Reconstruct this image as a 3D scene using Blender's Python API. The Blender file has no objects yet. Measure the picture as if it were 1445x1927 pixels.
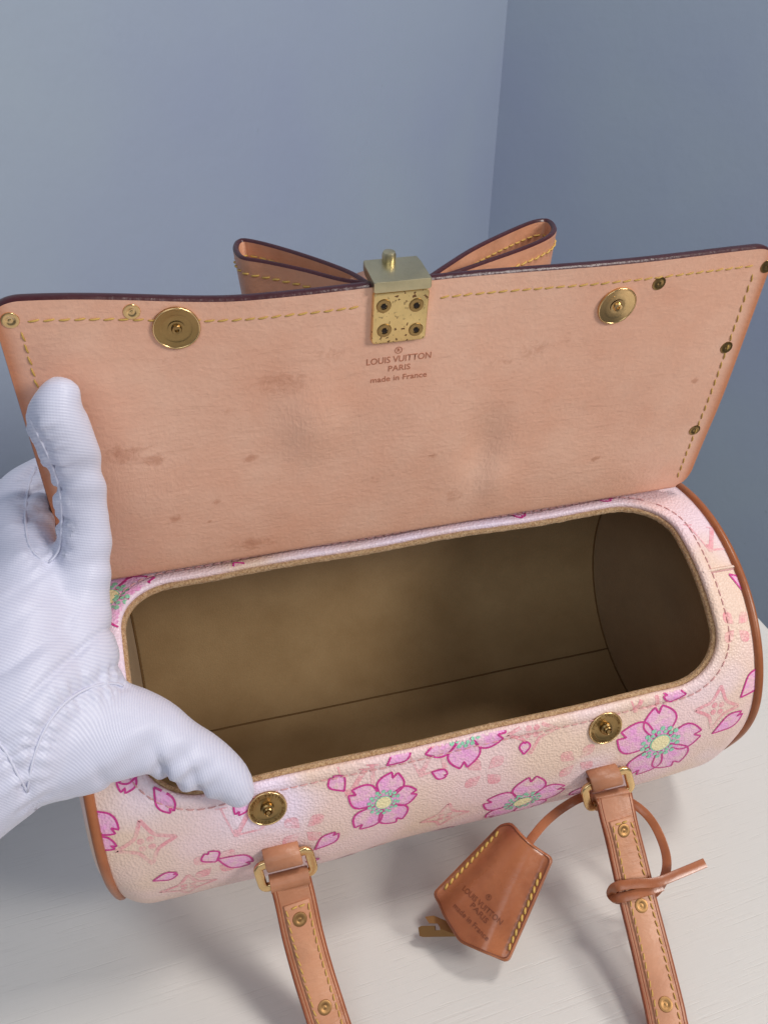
import bpy, bmesh, math, random
import numpy as np
from mathutils import Vector, Matrix
from mathutils.bvhtree import BVHTree
from mathutils.geometry import tessellate_polygon

random.seed(7)
rng = np.random.default_rng(7)
# measured sizes and positions, metres (bag axis along X, table top at z = 0)
D = {'R': 0.06863,
 'blossoms': [[[-0.02961, 83.18], [[-0.0248, 72.92], [-0.01691, 82.44], [-0.02229, 96.5], [-0.03966, 92.54], [-0.04145, 76.76]]],
              [[0.08525, 86.45], [[0.08314, 71.49], [0.10301, 85.85], [0.10137, 107.6], [0.0778, 102.29], [0.06506, 78.87]]],
              [[0.02879, 112.11], [[0.02296, 84.94], [0.046, 103.24], [0.00571, 95.13]]], [[0.00265, 63.81], [[0.01923, 65.68], [0.00135, 74.57], [-0.01314, 67.26]]],
              [[-0.11487, 1.31], [[-0.10393, -1.23], [-0.11044, 10.73], [-0.12143, -9.89]]]],
 'bowL': [[-0.01612, -0.00076, 0.2465], [-0.02458, 0.0051, 0.2465], [-0.03442, 0.01624, 0.2465], [-0.04497, 0.02643, 0.2465], [-0.05209, 0.03235, 0.2465],
          [-0.05375, 0.0397, 0.2465], [-0.05321, 0.04621, 0.2465], [-0.05125, 0.05085, 0.2465], [-0.04791, 0.05177, 0.2465], [-0.04161, 0.04618, 0.2465],
          [-0.03254, 0.03445, 0.2465], [-0.02422, 0.02177, 0.2465], [-0.01861, 0.0113, 0.2465], [-0.01553, 0.00142, 0.2465]],
 'bowR': [[0.00142, -0.0019, 0.2465], [0.01193, 0.00121, 0.2465], [0.02811, 0.00925, 0.2465], [0.04569, 0.01839, 0.2465], [0.05787, 0.02632, 0.2465], [0.06379, 0.03272, 0.2465],
          [0.06661, 0.03829, 0.2465], [0.06754, 0.04451, 0.2465], [0.06479, 0.04716, 0.2465], [0.05729, 0.04506, 0.2465], [0.03962, 0.03319, 0.2465], [0.02532, 0.02231, 0.2465],
          [0.01379, 0.01178, 0.2465], [0.00228, 0.00073, 0.2465]],
 'cam': {'C': [-0.08583, -0.25597, 0.34998], 'F': [0.228702, 0.774653, -0.589583], 'Rt': [0.961512, -0.274485, 0.01233], 'U': [0.15228, 0.569711, 0.807614], 'f': 1628.4},
 'cl_frame': [[-0.00967, -0.07652, 0.016], [0.50594, -0.85485, -0.11518], [0.76926, 0.38676, 0.50857], [-0.39021, -0.34591, 0.85328]],
 'cl_out': [[0.00478, 0.039], [0.00782, 0.04261], [0.01465, 0.04159], [0.02, 0.04131], [0.02918, 0.04251], [0.03855, 0.00069], [0.02051, -0.00595], [0.0111, -0.00333],
            [0.0, -0.0]],
 'cl_r': [0.01931, 0.01463],
 'cl_stL': [[0.00653, 0.03748], [0.00269, 0.00232]],
 'cl_stR': [[0.02858, 0.03629], [0.03643, 0.00273]],
 'cl_text': [[[0.00924, 0.01059], [0.0287, 0.01059]], [[0.01569, 0.00814], [0.02434, 0.00727]], [[0.01059, 0.00344], [0.02841, 0.00281]]],
 'clasp': [[-0.01775, 0.08969], [0.00028, 0.08825], [-0.01864, 0.10669], [-0.00108, 0.10577]],
 'cord': [[0.02829, -0.07723, 0.032], [0.03349, -0.07418, 0.035], [0.04055, -0.0708, 0.038], [0.04941, -0.06835, 0.041], [0.05879, -0.06735, 0.043], [0.07151, -0.06754, 0.04],
          [0.07798, -0.07391, 0.04], [0.08228, -0.08104, 0.038], [0.08315, -0.08978, 0.0355], [0.08156, -0.09754, 0.033], [0.07762, -0.10291, 0.03], [0.07285, -0.10485, 0.025],
          [0.06762, -0.10363, 0.0215], [0.05917, -0.10158, 0.022], [0.05533, -0.10193, 0.029], [0.05617, -0.10275, 0.0345], [0.06302, -0.10442, 0.036], [0.07112, -0.10629, 0.0365],
          [0.08093, -0.10554, 0.0365], [0.094, -0.10389, 0.036]],
 'cord2': [[0.07376, -0.10671, 0.033], [0.069, -0.10707, 0.0335], [0.06136, -0.10662, 0.0325], [0.05584, -0.10495, 0.03], [0.05623, -0.10084, 0.026], [0.06139, -0.0969, 0.021],
           [0.07014, -0.09933, 0.021], [0.07698, -0.10306, 0.024]],
 'dents': [[-0.03702, 0.06065], [0.02806, 0.03506], [0.03452, 0.02046]],
 'floor_seam': [[-0.0726, -147.79], [0.12993, -151.28]],
 'hand': {'index': [[-0.11331, -0.0196, 0.23011, 0.006], [-0.11423, -0.02056, 0.22764, 0.0072], [-0.11519, -0.0208, 0.22356, 0.0088], [-0.11428, -0.01947, 0.21548, 0.0088],
                    [-0.11337, -0.01926, 0.20678, 0.0078], [-0.11327, -0.01936, 0.19906, 0.0074], [-0.11409, -0.01992, 0.18952, 0.0079], [-0.11547, -0.02134, 0.18033, 0.0083],
                    [-0.11747, -0.02434, 0.17223, 0.0088], [-0.12111, -0.02878, 0.16329, 0.0108], [-0.12485, -0.03551, 0.15638, 0.013], [-0.13169, -0.04376, 0.14968, 0.017]],
          'middle': [[-0.12466, 0.02234, 0.17819, 0.0085], [-0.13038, 0.01712, 0.1776, 0.0095], [-0.13552, 0.00636, 0.17842, 0.0105], [-0.13671, -0.0087, 0.17514, 0.0105],
                     [-0.13515, -0.01849, 0.17136, 0.0115], [-0.13436, -0.02812, 0.1658, 0.0135], [-0.13726, -0.03855, 0.15775, 0.018]],
          'palmA': [[-0.12482, -0.03806, 0.15643, 0.0125], [-0.12497, -0.04773, 0.14707, 0.0145], [-0.12804, -0.05541, 0.13917, 0.017], [-0.13227, -0.06115, 0.13338, 0.0175]],
          'palmB': [[-0.1386, -0.03715, 0.15907, 0.018], [-0.14056, -0.05063, 0.14739, 0.023], [-0.14536, -0.05913, 0.13774, 0.0235], [-0.15808, -0.06361, 0.13371, 0.0235],
                    [-0.17881, -0.07152, 0.12885, 0.026], [-0.20937, -0.08568, 0.11874, 0.029], [-0.23733, -0.09631, 0.11089, 0.034]],
          'palmC': [[-0.15766, -0.03873, 0.15638, 0.02], [-0.16083, -0.05164, 0.14498, 0.024], [-0.17105, -0.06448, 0.13432, 0.026], [-0.18681, -0.07454, 0.12856, 0.026]],
          'pinky': [[-0.16374, 0.04761, 0.15892, 0.0065], [-0.16916, 0.034, 0.16438, 0.0075], [-0.17192, 0.01399, 0.16754, 0.0085], [-0.16909, -0.0093, 0.16687, 0.0095],
                    [-0.1652, -0.02752, 0.1614, 0.013], [-0.16283, -0.04099, 0.15311, 0.018]],
          'ring': [[-0.14277, 0.03976, 0.15674, 0.008], [-0.14968, 0.02988, 0.16482, 0.0088], [-0.15456, 0.01182, 0.17482, 0.0095], [-0.15278, -0.00624, 0.17213, 0.0105],
                   [-0.15132, -0.02146, 0.16627, 0.0135], [-0.15162, -0.03797, 0.15634, 0.019]],
          'thumb': [[-0.0804, -0.06976, 0.10046, 0.0058], [-0.08205, -0.0685, 0.10403, 0.0074], [-0.08592, -0.06662, 0.10923, 0.0085], [-0.09135, -0.06453, 0.11514, 0.0094],
                    [-0.09798, -0.0633, 0.12181, 0.01], [-0.10489, -0.06063, 0.12773, 0.0118], [-0.11417, -0.05954, 0.1315, 0.0146], [-0.12454, -0.06031, 0.1324, 0.017],
                    [-0.13513, -0.06051, 0.13481, 0.02]]},
 'hinge': [0.00361, 0.1422, -0.01174, 0.25134],
 'keys': [[0.00467, -0.01437], [0.01501, -0.005], [0.00339, -0.00879], [0.01322, -0.00351]],
 'marks': [['diamond', [-0.11344, 77.96], [-0.10989, 87.28]], ['diamond', [0.02923, 69.42], [0.03674, 74.82]], ['diamond', [0.10931, 76.89], [0.11961, 83.17]],
           ['diamond', [-0.0039, 101.39], [0.00674, 120.39]], ['quatrefoil', [-0.05971, 87.52], [-0.05427, 97.93]], ['quatrefoil', [0.0102, 81.44], [0.01682, 89.35]],
           ['quatrefoil', [0.04875, 85.82], [0.05669, 94.51]], ['quatrefoil', [-0.09224, 93.74], [-0.08814, 101.11]], ['monogram', [-0.03952, 72.91], [-0.03361, 78.23]],
           ['monogram', [-0.03337, 120.85], [-0.02786, 120.18]], ['monogram', [-0.08086, 77.75], [-0.07488, 82.54]], ['monogram', [-0.0129, 71.13], [-0.00705, 76.29]],
           ['monogram', [0.07511, 66.01], [0.08196, 71.07]], ['monogram', [0.12273, 18.81], [0.12595, 23.56]], ['quatrefoil', [0.11998, 50.28], [0.12236, 55.94]],
           ['diamond', [-0.10291, 104.01], [-0.09777, 112.03]]],
 'petals': [[[-0.04369, 75.43], [-0.04773, 69.66], 0.85], [[-0.02768, 69.53], [-0.01836, 65.19], 0.62], [[-0.01075, 75.85], [-0.00483, 78.88], 0.7],
            [[-0.05589, 99.46], [-0.04737, 92.17], 0.6], [[0.02584, 77.35], [0.02651, 72.67], 0.8], [[0.09462, 68.62], [0.08478, 67.2], 0.7],
            [[0.10888, 87.57], [0.12192, 81.34], 0.55], [[0.11981, 74.78], [0.13118, 66.93], 0.65], [[-0.11419, 94.48], [-0.10547, 93.06], 0.6],
            [[-0.09167, 92.13], [-0.09435, 86.61], 1.0], [[-0.09115, 90.88], [-0.07936, 98.32], 0.6], [[-0.00557, 120.6], [0.00435, 120.8], 0.5],
            [[0.05763, 103.3], [0.05256, 110.58], 0.65], [[0.12685, 107.31], [0.12963, 99.83], 0.6], [[0.12361, 32.96], [0.13327, 40.23], 0.45],
            [[-0.13232, 63.36], [-0.12186, 71.7], 0.62], [[-0.13235, 71.7], [-0.1233, 77.14], 0.5], [[-0.11331, 53.32], [-0.11774, 60.36], 0.7],
            [[-0.1117, 55.86], [-0.11878, 56.79], 0.6], [[-0.10769, 60.47], [-0.10312, 69.14], 0.55], [[-0.0767, 68.46], [-0.08215, 75.07], 0.6],
            [[-0.05922, 108.31], [-0.05405, 107.79], 0.6], [[-0.04875, 120.87], [-0.03832, 120.81], 0.5], [[0.04891, -9.3], [0.05145, -3.77], 0.8],
            [[0.0871, -10.02], [0.09231, -4.56], 0.8], [[-0.06831, -4.82], [-0.06502, -0.4], 0.9], [[0.10705, 49.19], [0.10898, 56.47], 0.4]],
 'pivot': [-0.12285, -0.04628, 0.14979],
 'ringL': [[-0.06847, -0.07056, 0.058], [-0.06615, -0.07245, 0.0445]],
 'ringR': [[0.06341, -0.07289, 0.0595], [0.0683, -0.0738, 0.046]],
 'rivL': [[-0.06618, -0.08294, 0.0365], [-0.06295, -0.10853, 0.0175]],
 'rivR': [[0.06626, -0.08368, 0.0415], [0.0634, -0.10913, 0.027], [0.05775, -0.14065, 0.0165]],
 'rivets_flap': [[-0.12214, 0.11005], [-0.08981, 0.10842], [0.08213, 0.09989], [0.1196, 0.06958], [0.11929, 0.0306], [0.12453, 0.10153]],
 'ry': 0.07073,
 'screws': [[-0.01506, 0.10281], [-0.00444, 0.10203], [-0.01443, 0.094], [-0.00392, 0.09314]],
 'seams': [[[-0.13994, -0.0801, 0.13604], [-0.13812, -0.07686, 0.14101], [-0.13575, -0.07395, 0.14574], [-0.13133, -0.07051, 0.15198], [-0.12519, -0.06831, 0.15725],
            [-0.11855, -0.06408, 0.1569], [-0.11209, -0.06156, 0.15424], [-0.11011, -0.05923, 0.14959]],
           [[-0.12781, 0.0, 0.19511], [-0.12978, -0.0069, 0.19376], [-0.13082, -0.01446, 0.1919], [-0.13181, -0.01991, 0.18775], [-0.13186, -0.02393, 0.18244],
            [-0.13046, -0.02635, 0.17981], [-0.12698, -0.02705, 0.17685]],
           [[-0.12698, -0.02705, 0.17685], [-0.12413, -0.02664, 0.17849], [-0.12208, -0.02622, 0.18323], [-0.12063, -0.02477, 0.1891], [-0.11966, -0.02323, 0.19489],
            [-0.11916, -0.02161, 0.2006], [-0.11964, -0.0215, 0.20734], [-0.12034, -0.02104, 0.21277], [-0.1215, -0.02182, 0.21976], [-0.12224, -0.02197, 0.22437]],
           [[-0.13994, -0.0801, 0.13604], [-0.13999, -0.08289, 0.14932], [-0.14193, -0.07872, 0.15404], [-0.14431, -0.07623, 0.15639]],
           [[-0.13994, -0.0801, 0.13604], [-0.13927, -0.08236, 0.13333], [-0.13832, -0.08358, 0.1321]]],
 'snaps_body': [[-0.07152, 75.11], [0.05951, 74.14]],
 'snaps_flap': [[-0.078, 0.10176], [0.06792, 0.09313]],
 'stains': [[-0.0474, 0.07741, 0.012, 0.006, 0.5], [-0.03168, 0.08648, 0.012, 0.005, 0.35], [-0.05945, 0.04679, 0.003, 0.0018, 0.8], [-0.09082, 0.05272, 0.004, 0.0025, 0.8],
            [-0.09944, 0.05768, 0.011, 0.006, 0.5], [-0.08709, 0.02492, 0.003, 0.002, 0.7], [-0.07213, 0.02959, 0.0018, 0.0012, 0.8], [-0.0608, 0.00558, 0.011, 0.004, 0.55],
            [0.04069, 0.07813, 0.01, 0.005, 0.45], [0.06527, 0.07273, 0.004, 0.003, 0.4], [0.01933, 0.01506, 0.006, 0.004, 0.5], [0.00723, 0.03723, 0.0018, 0.001, 0.7],
            [0.07787, 0.02264, 0.002, 0.0014, 0.9], [0.1107, 0.05598, 0.0018, 0.0018, 0.8], [-0.02778, 0.0603, 0.004, 0.001, 0.4], [-0.06599, 0.06857, 0.006, 0.002, 0.4],
            [-0.05852, 0.09191, 0.008, 0.004, 0.3], [-0.08266, 0.09123, 0.008, 0.0035, 0.35], [-0.00183, 0.0917, 0.007, 0.01, 0.3], [0.05109, 0.08111, 0.012, 0.006, 0.3],
            [-0.01516, 0.02867, 0.006, 0.004, 0.3], [0.03032, 0.07516, 0.006, 0.003, 0.4], [-0.08324, 0.0174, 0.0006, 0.0006, 1], [-0.07573, 0.02061, 0.0006, 0.0006, 1],
            [0.03746, 0.04987, 0.0006, 0.0006, 1], [0.04068, 0.09869, 0.006, 0.006, 0.2]],
 'strapL': [[-0.06631, -0.07146, 0.0455], [-0.06568, -0.07823, 0.04], [-0.06516, -0.08795, 0.0325], [-0.06387, -0.09838, 0.0245], [-0.0621, -0.10915, 0.0175],
            [-0.06069, -0.11875, 0.013]],
 'strapR': [[0.06831, -0.0728, 0.0475], [0.06724, -0.08043, 0.043], [0.06597, -0.09275, 0.036], [0.06426, -0.10724, 0.028], [0.06181, -0.12369, 0.0215],
            [0.05851, -0.14048, 0.0165], [0.05683, -0.14981, 0.013]],
 'tabL': [-0.06859, 95.3],
 'tabR': [0.06476, 97.27],
 'text_flap': [[-0.00851, 0.08428], [-0.00814, 0.08135], [-0.00791, 0.07775], [-0.00784, 0.07391]]}

SC = bpy.context.scene
COL = SC.collection
# ------------------------------------------------------------------ camera, light, exposure
cam = bpy.data.cameras.new('camera')
co = bpy.data.objects.new('camera', cam)
COL.objects.link(co)
_R, _U, _F = (Vector(D['cam'][k]) for k in ('Rt', 'U', 'F'))
co.matrix_world = Matrix(((_R.x, _U.x, -_F.x, D['cam']['C'][0]), (_R.y, _U.y, -_F.y, D['cam']['C'][1]),
                          (_R.z, _U.z, -_F.z, D['cam']['C'][2]), (0, 0, 0, 1)))
cam.sensor_fit = 'VERTICAL'
cam.sensor_height = 24.0
cam.lens = 24.0 * D['cam']['f'] / 1927.0
cam.clip_start = 0.01
cam.clip_end = 50
SC.camera = co

world = bpy.data.worlds.new('World')
SC.world = world
world.use_nodes = True
bg = world.node_tree.nodes['Background']
bg.inputs[0].default_value = (0.80, 0.88, 1.0, 1)
bg.inputs[1].default_value = 0.19

def area(name, loc, target, sx, sy, energy, color):
    l = bpy.data.lights.new(name, 'AREA')
    l.shape = 'RECTANGLE'; l.size = sx; l.size_y = sy; l.energy = energy; l.color = color
    o = bpy.data.objects.new(name, l)
    o.location = loc
    o.rotation_euler = (Vector(target) - Vector(loc)).to_track_quat('-Z', 'Y').to_euler()
    COL.objects.link(o)
    return o
area('window_light', (1.00, -0.92, 0.92), (0, 0, 0.10), 0.42, 0.42, 15.0, (1.0, 0.97, 0.93))
area('ceiling_lamp', (0.50, -0.08, 1.30), (0, 0, 0.05), 0.22, 0.22, 6.5, (1.0, 0.95, 0.90))
area('fill_light', (-0.5, -1.5, 1.3), (0, 0, 0.1), 1.2, 1.0, 9.5, (0.88, 0.95, 1.0))  # added fill from behind the viewer, lifts the flap front and right wall
SC.view_settings.view_transform = 'Standard'
SC.view_settings.look = 'None'
SC.view_settings.exposure = -0.12
SC.view_settings.gamma = 1.0

# ------------------------------------------------------------------ materials
class Mat:
    def __init__(s, name):
        s.m = bpy.data.materials.new(name); s.m.use_nodes = True
        s.t = s.m.node_tree; s.b = s.t.nodes['Principled BSDF']
        s.co = s.t.nodes.new('ShaderNodeTexCoord').outputs['Object']
    def n(s, typ, **kw):
        nd = s.t.nodes.new(typ)
        for k, v in kw.items():
            if hasattr(nd, k) and k not in ('Scale',): setattr(nd, k, v)
        return nd
    def lk(s, a, b): s.t.links.new(a, b)
    def val(s, sock, v):
        if isinstance(v, bpy.types.NodeSocket): s.lk(v, sock)
        else: sock.default_value = v
    def noise(s, scale, detail=3, rough=.55, vec=None, dist=0):
        nd = s.n('ShaderNodeTexNoise')
        s.lk(vec or s.co, nd.inputs['Vector'])
        nd.inputs['Scale'].default_value = scale; nd.inputs['Detail'].default_value = detail
        nd.inputs['Roughness'].default_value = rough; nd.inputs['Distortion'].default_value = dist
        return nd.outputs['Fac']
    def voro(s, scale, vec=None, feature='F1', rnd=1):
        nd = s.n('ShaderNodeTexVoronoi', feature=feature)
        s.lk(vec or s.co, nd.inputs['Vector']); nd.inputs['Scale'].default_value = scale
        nd.inputs['Randomness'].default_value = rnd
        return nd.outputs['Distance']
    def mapped(s, scale=(1, 1, 1), rot=(0, 0, 0), vec=None):
        nd = s.n('ShaderNodeMapping')
        s.lk(vec or s.co, nd.inputs['Vector'])
        nd.inputs['Scale'].default_value = scale; nd.inputs['Rotation'].default_value = rot
        return nd.outputs['Vector']
    def ramp(s, fac, a, b, ca=(0, 0, 0, 1), cb=(1, 1, 1, 1)):
        nd = s.n('ShaderNodeValToRGB'); s.lk(fac, nd.inputs['Fac'])
        e = nd.color_ramp.elements
        e[0].position = a; e[1].position = b; e[0].color = ca; e[1].color = cb
        return nd.outputs['Color']
    def mix(s, f, a, b, blend='MIX'):
        nd = s.n('ShaderNodeMix', data_type='RGBA', blend_type=blend)
        s.val(nd.inputs['Factor'], f)
        for sock, v in ((nd.inputs[6], a), (nd.inputs[7], b)):
            if isinstance(v, tuple) and len(v) == 3: v = v + (1,)
            s.val(sock, v)
        return nd.outputs[2]
    def math(s, op, a, b=0.0, c=0.0):
        nd = s.n('ShaderNodeMath', operation=op)
        s.val(nd.inputs[0], a); s.val(nd.inputs[1], b); s.val(nd.inputs[2], c)
        return nd.outputs[0]
    def attr(s, name):
        nd = s.n('ShaderNodeAttribute', attribute_name=name)
        return nd.outputs['Fac']
    def bump(s, h, dist, strength=1.0, prev=None):
        nd = s.n('ShaderNodeBump'); s.lk(h, nd.inputs['Height'])
        nd.inputs['Distance'].default_value = dist; nd.inputs['Strength'].default_value = strength
        if prev: s.lk(prev, nd.inputs['Normal'])
        return nd.outputs['Normal']
    def done(s, col, rough=.5, spec=.5, metal=0.0, normal=None, sheen=0, coat=0):
        if isinstance(col, tuple) and len(col) == 3: col = col + (1,)
        s.val(s.b.inputs['Base Color'], col); s.val(s.b.inputs['Roughness'], rough)
        s.b.inputs['Specular IOR Level'].default_value = spec; s.val(s.b.inputs['Metallic'], metal)
        if normal: s.lk(normal, s.b.inputs['Normal'])
        s.b.inputs['Sheen Weight'].default_value = sheen
        s.b.inputs['Coat Weight'].default_value = coat
        return s.m

def srgb(r, g, b):
    f = lambda c: (c / 255 / 12.92) if c / 255 <= .04045 else ((c / 255 + .055) / 1.055) ** 2.4
    return (f(r), f(g), f(b))

def leather(name, c1, c2, rough=.45, grain=700, gd=.00012, spec=.45, wr=True, stains=False):
    m = Mat(name)
    f = m.ramp(m.noise(28, 5, .6), .32, .68)
    c = m.mix(f, c1, c2)
    dk = m.math('MULTIPLY', m.ramp(m.noise(52, 5, .65, vec=m.mapped((1, 1, 1), (.7, .2, 1.1))), .48, .70), .10 if stains else .45)
    c = m.mix(dk, c, tuple(x * .62 for x in c2))
    c = m.mix(m.math('MULTIPLY', m.ramp(m.noise(260, 3, .6), .5, .8), .18), c, tuple(x * .72 for x in c1))
    if stains:
        a = m.attr('stain')
        nz = m.noise(260, 6, .75, dist=.8)
        k = m.math('ADD', a, m.math('MULTIPLY', m.math('SUBTRACT', nz, .5), 1.25))
        k = m.ramp(k, .30, .62)
        c = m.mix(m.math('MULTIPLY', k, .40), c, srgb(168, 94, 58))
        a2 = m.attr('edge_patina')
        c = m.mix(m.math('MULTIPLY', a2, .85), c, srgb(192, 112, 66))
    h = m.math('ADD', m.noise(grain, 4, .65), m.math('MULTIPLY', m.voro(grain * .8), .6))
    nrm = m.bump(h, gd, .8)
    if wr:
        w = m.noise(90, 6, .7, vec=m.mapped((.6, 1.2, 2.2), (.3, .5, .6)), dist=1.2)
        nrm = m.bump(w, .0009, .35, nrm)
        if stains:
            cr = m.attr('crease')
            w2 = m.noise(1, 4, .6, vec=m.mapped((520, 200, 120), (0, .5, 0)), dist=1.5)
            nrm = m.bump(m.math('MULTIPLY', w2, cr), .0008, .35, nrm)
    r = m.math('ADD', rough - .08, m.math('MULTIPLY', m.noise(45, 4), .16))
    return m.done(c, r, spec, 0, nrm)

M = {}
M['flap'] = leather('flap_leather', srgb(238, 189, 163), srgb(230, 172, 144), .37, 760, .00018, .45, True, True)
M['flap_back'] = leather('flap_outer_leather', srgb(208, 154, 124), srgb(194, 136, 104), .42)
M['tan'] = leather('tan_leather', srgb(192, 134, 102), srgb(168, 110, 78), .38, 700, .00010)
M['patch'] = leather('patch_leather', srgb(206, 150, 116), srgb(190, 128, 94), .42, 700, .00010)
M['honey'] = leather('honey_leather', srgb(186, 116, 76), srgb(150, 84, 50), .27, 600, .00005, .55, False)
M['piping'] = leather('piping_leather', srgb(176, 106, 64), srgb(150, 84, 48), .34, 600, .00006, .5, False)
M['emboss'] = leather('pressed_leather', srgb(190, 124, 96), srgb(176, 108, 80), .5, 600, .00006, .4, False)
M['emboss2'] = leather('pressed_honey_leather', srgb(136, 76, 46), srgb(120, 62, 36), .4, 600, .00005, .4, False)

def plain(name, col, rough=.5, spec=.5, metal=0., nscale=0, nd=0., var=0., sheen=0):
    m = Mat(name)
    c = col
    if var: c = m.mix(m.math('MULTIPLY', m.ramp(m.noise(180, 4), .35, .7), var), col, tuple(x * .55 for x in col))
    nrm = m.bump(m.noise(nscale, 3), nd, .7) if nscale else None
    return m.done(c, rough, spec, metal, nrm, sheen)
M['burgundy'] = plain('burgundy_edge_paint', (.055, .008, .012), .33, .5, 0, 420, .0003, .5)
M['brown_edge'] = plain('brown_edge_paint', srgb(150, 78, 44), .42, .4, 0, 420, .0003, .4)
M['thread'] = plain('yellow_thread', srgb(208, 168, 88), .55, .4, 0, 1500, .0002, .3)
M['thread_pink'] = plain('pink_thread', srgb(216, 164, 162), .7, .3, 0, 1500, .0001, .2)
M['thread_white'] = plain('white_thread', (.62, .62, .74), .6, .4)
M['dark_hole'] = plain('dark_recess', (.02, .012, .008), .6, .3)

def brass(name, col, rough, wear=0.0, dark=srgb(110, 70, 34)):
    m = Mat(name)
    f = m.math('MULTIPLY', m.ramp(m.noise(160, 5, .7), .45, .75), .35)
    c = m.mix(f, col, tuple(x * .6 for x in col))
    met = 1.0
    r = m.math('ADD', rough, m.math('MULTIPLY', m.noise(300, 3), .12))
    if wear:
        sp = m.ramp(m.noise(820, 2, .5), .60, .64)
        ms = m.ramp(m.noise(110, 2), .38, .55)
        k = m.math('MULTIPLY', sp, ms)
        c = m.mix(k, c, dark)
        r = m.math('ADD', r, m.math('MULTIPLY', k, .35))
        met = m.math('SUBTRACT', 1.0, m.math('MULTIPLY', k, .8))
    nrm = m.bump(m.noise(900, 2), .00003, .5)
    return m.done(c, r, .5, met, nrm)
M['gold'] = brass('polished_brass', srgb(228, 192, 138), .18)
M['gold_pitted'] = brass('pitted_brass', srgb(246, 214, 150), .30, 1.0)
M['gold_old'] = brass('old_brass', srgb(164, 134, 88), .24)
M['gold_dull'] = brass('dull_brass', srgb(160, 122, 80), .42)
M['steel'] = brass('brushed_pale_brass', srgb(202, 190, 154), .28)

def canvas_base(m):
    """peach ground with pale pink and lilac cloudy print"""
    f1 = m.ramp(m.noise(20, 2, .5), .40, .60)
    f2 = m.ramp(m.noise(15, 2, .5, vec=m.mapped((1, 1, 1), (1.1, .4, .7))), .46, .64)
    c = m.mix(f1, srgb(234, 204, 184), srgb(240, 208, 206))
    c = m.mix(f2, c, srgb(240, 222, 240))
    return c
def canvas_grain(m):
    v = m.voro(980, rnd=.85)
    h = m.math('ADD', m.math('MULTIPLY', v, 1.0), m.math('MULTIPLY', m.noise(1500, 2), .25))
    return m.bump(h, .00034, .8)
def canvas(name, ink=None, fac=1.0):
    m = Mat(name)
    c = canvas_base(m)
    if ink:
        k = fac
        if fac < 1: k = m.math('MULTIPLY', m.ramp(m.noise(160, 4, .7), .3, .62), fac)
        c = m.mix(k, c, ink)
    spk = m.ramp(m.voro(980, rnd=.85), .0, .5)
    c = m.mix(m.math('MULTIPLY', spk, .10), c, (.55, .30, .26), 'MIX')
    return m.done(c, .40, .45, 0, canvas_grain(m))
M['canvas'] = canvas('printed_canvas')
M['faint'] = canvas('canvas_faint_print', srgb(236, 140, 156), .80)
M['petal'] = canvas('canvas_petal_print', srgb(240, 160, 220), .95)
M['magenta'] = canvas('canvas_magenta_print', srgb(206, 34, 140), 1.0)
M['cream'] = canvas('canvas_cream_print', srgb(244, 232, 180), 1.0)
M['mint'] = canvas('canvas_mint_print', srgb(140, 214, 178), 1.0)

m = Mat('suede_lining')
c = m.mix(m.ramp(m.noise(22, 5, .6), .3, .7), srgb(174, 145, 106), srgb(150, 121, 84))
c = m.mix(m.math('MULTIPLY', m.noise(900, 3), .3), c, srgb(126, 96, 58))
M['lining'] = m.done(c, .95, .15, 0, m.bump(m.noise(1400, 4), .0003, .5), .3)
m = Mat('raw_suede_edge')
c = m.mix(m.ramp(m.noise(1200, 3), .35, .65), srgb(208, 174, 134), srgb(168, 128, 90))
M['suede_edge'] = m.done(c, .95, .1, 0, m.bump(m.noise(1800, 3), .0008, .9), .3)

m = Mat('white_glove_fabric')
rib = m.attr('rib')
w1 = m.math('SINE', m.math('MULTIPLY', rib, 2 * math.pi / .00084))
nz = m.noise(420, 3)
w1 = m.math('ADD', w1, m.math('MULTIPLY', nz, 1.2))
w2 = m.math('SINE', m.math('MULTIPLY', m.attr('rib2'), 2 * math.pi / .0008))
h = m.math('ADD', w1, m.math('MULTIPLY', w2, .35))
c = m.mix(m.math('MULTIPLY', m.ramp(w1, -.6, 1.0), .5), (.50, .50, .62), (.74, .74, .84))
c = m.mix(m.ramp(w1, -.9, .9), (.565, .565, .70), (.63, .63, .755))
M['glove'] = m.done(c, .42, .4, 0, m.bump(h, .00007, .28), .25)

m = Mat('white_wood_grain_laminate')
ga = D_GA = math.atan2(.0027, .038) - .02
v = m.mapped((1, 1, 1), (0, 0, -ga))
vs = m.mapped((34, 760, 1), (0, 0, 0), v)
g1 = m.noise(1, 5, .62, vec=vs, dist=.6)
vs2 = m.mapped((30, 900, 1), (0, 0, 0), v)
g2 = m.ramp(m.noise(1, 3, .5, vec=vs2, dist=.8), .58, .68)
vw = m.mapped((12, 300, 1), (0, 0, 0), v)
g3 = m.ramp(m.noise(1, 4, .6, vec=vw), .55, .70)
h = m.math('SUBTRACT', m.math('MULTIPLY', g1, .8), m.math('MULTIPLY', g2, .7))
h = m.math('SUBTRACT', h, m.math('MULTIPLY', g3, .15))
c = m.mix(m.math('MULTIPLY', g2, .08), srgb(218, 214, 208), srgb(180, 174, 166))
c = m.mix(m.math('MULTIPLY', m.ramp(m.noise(6, 3), .3, .7), .15), c, srgb(208, 202, 200))
c = m.mix(m.math('LESS_THAN', m.voro(26), .016), c, srgb(120, 116, 112))
M['table'] = m.done(c, .38, .4, 0, m.bump(h, .00020, .30))

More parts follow.
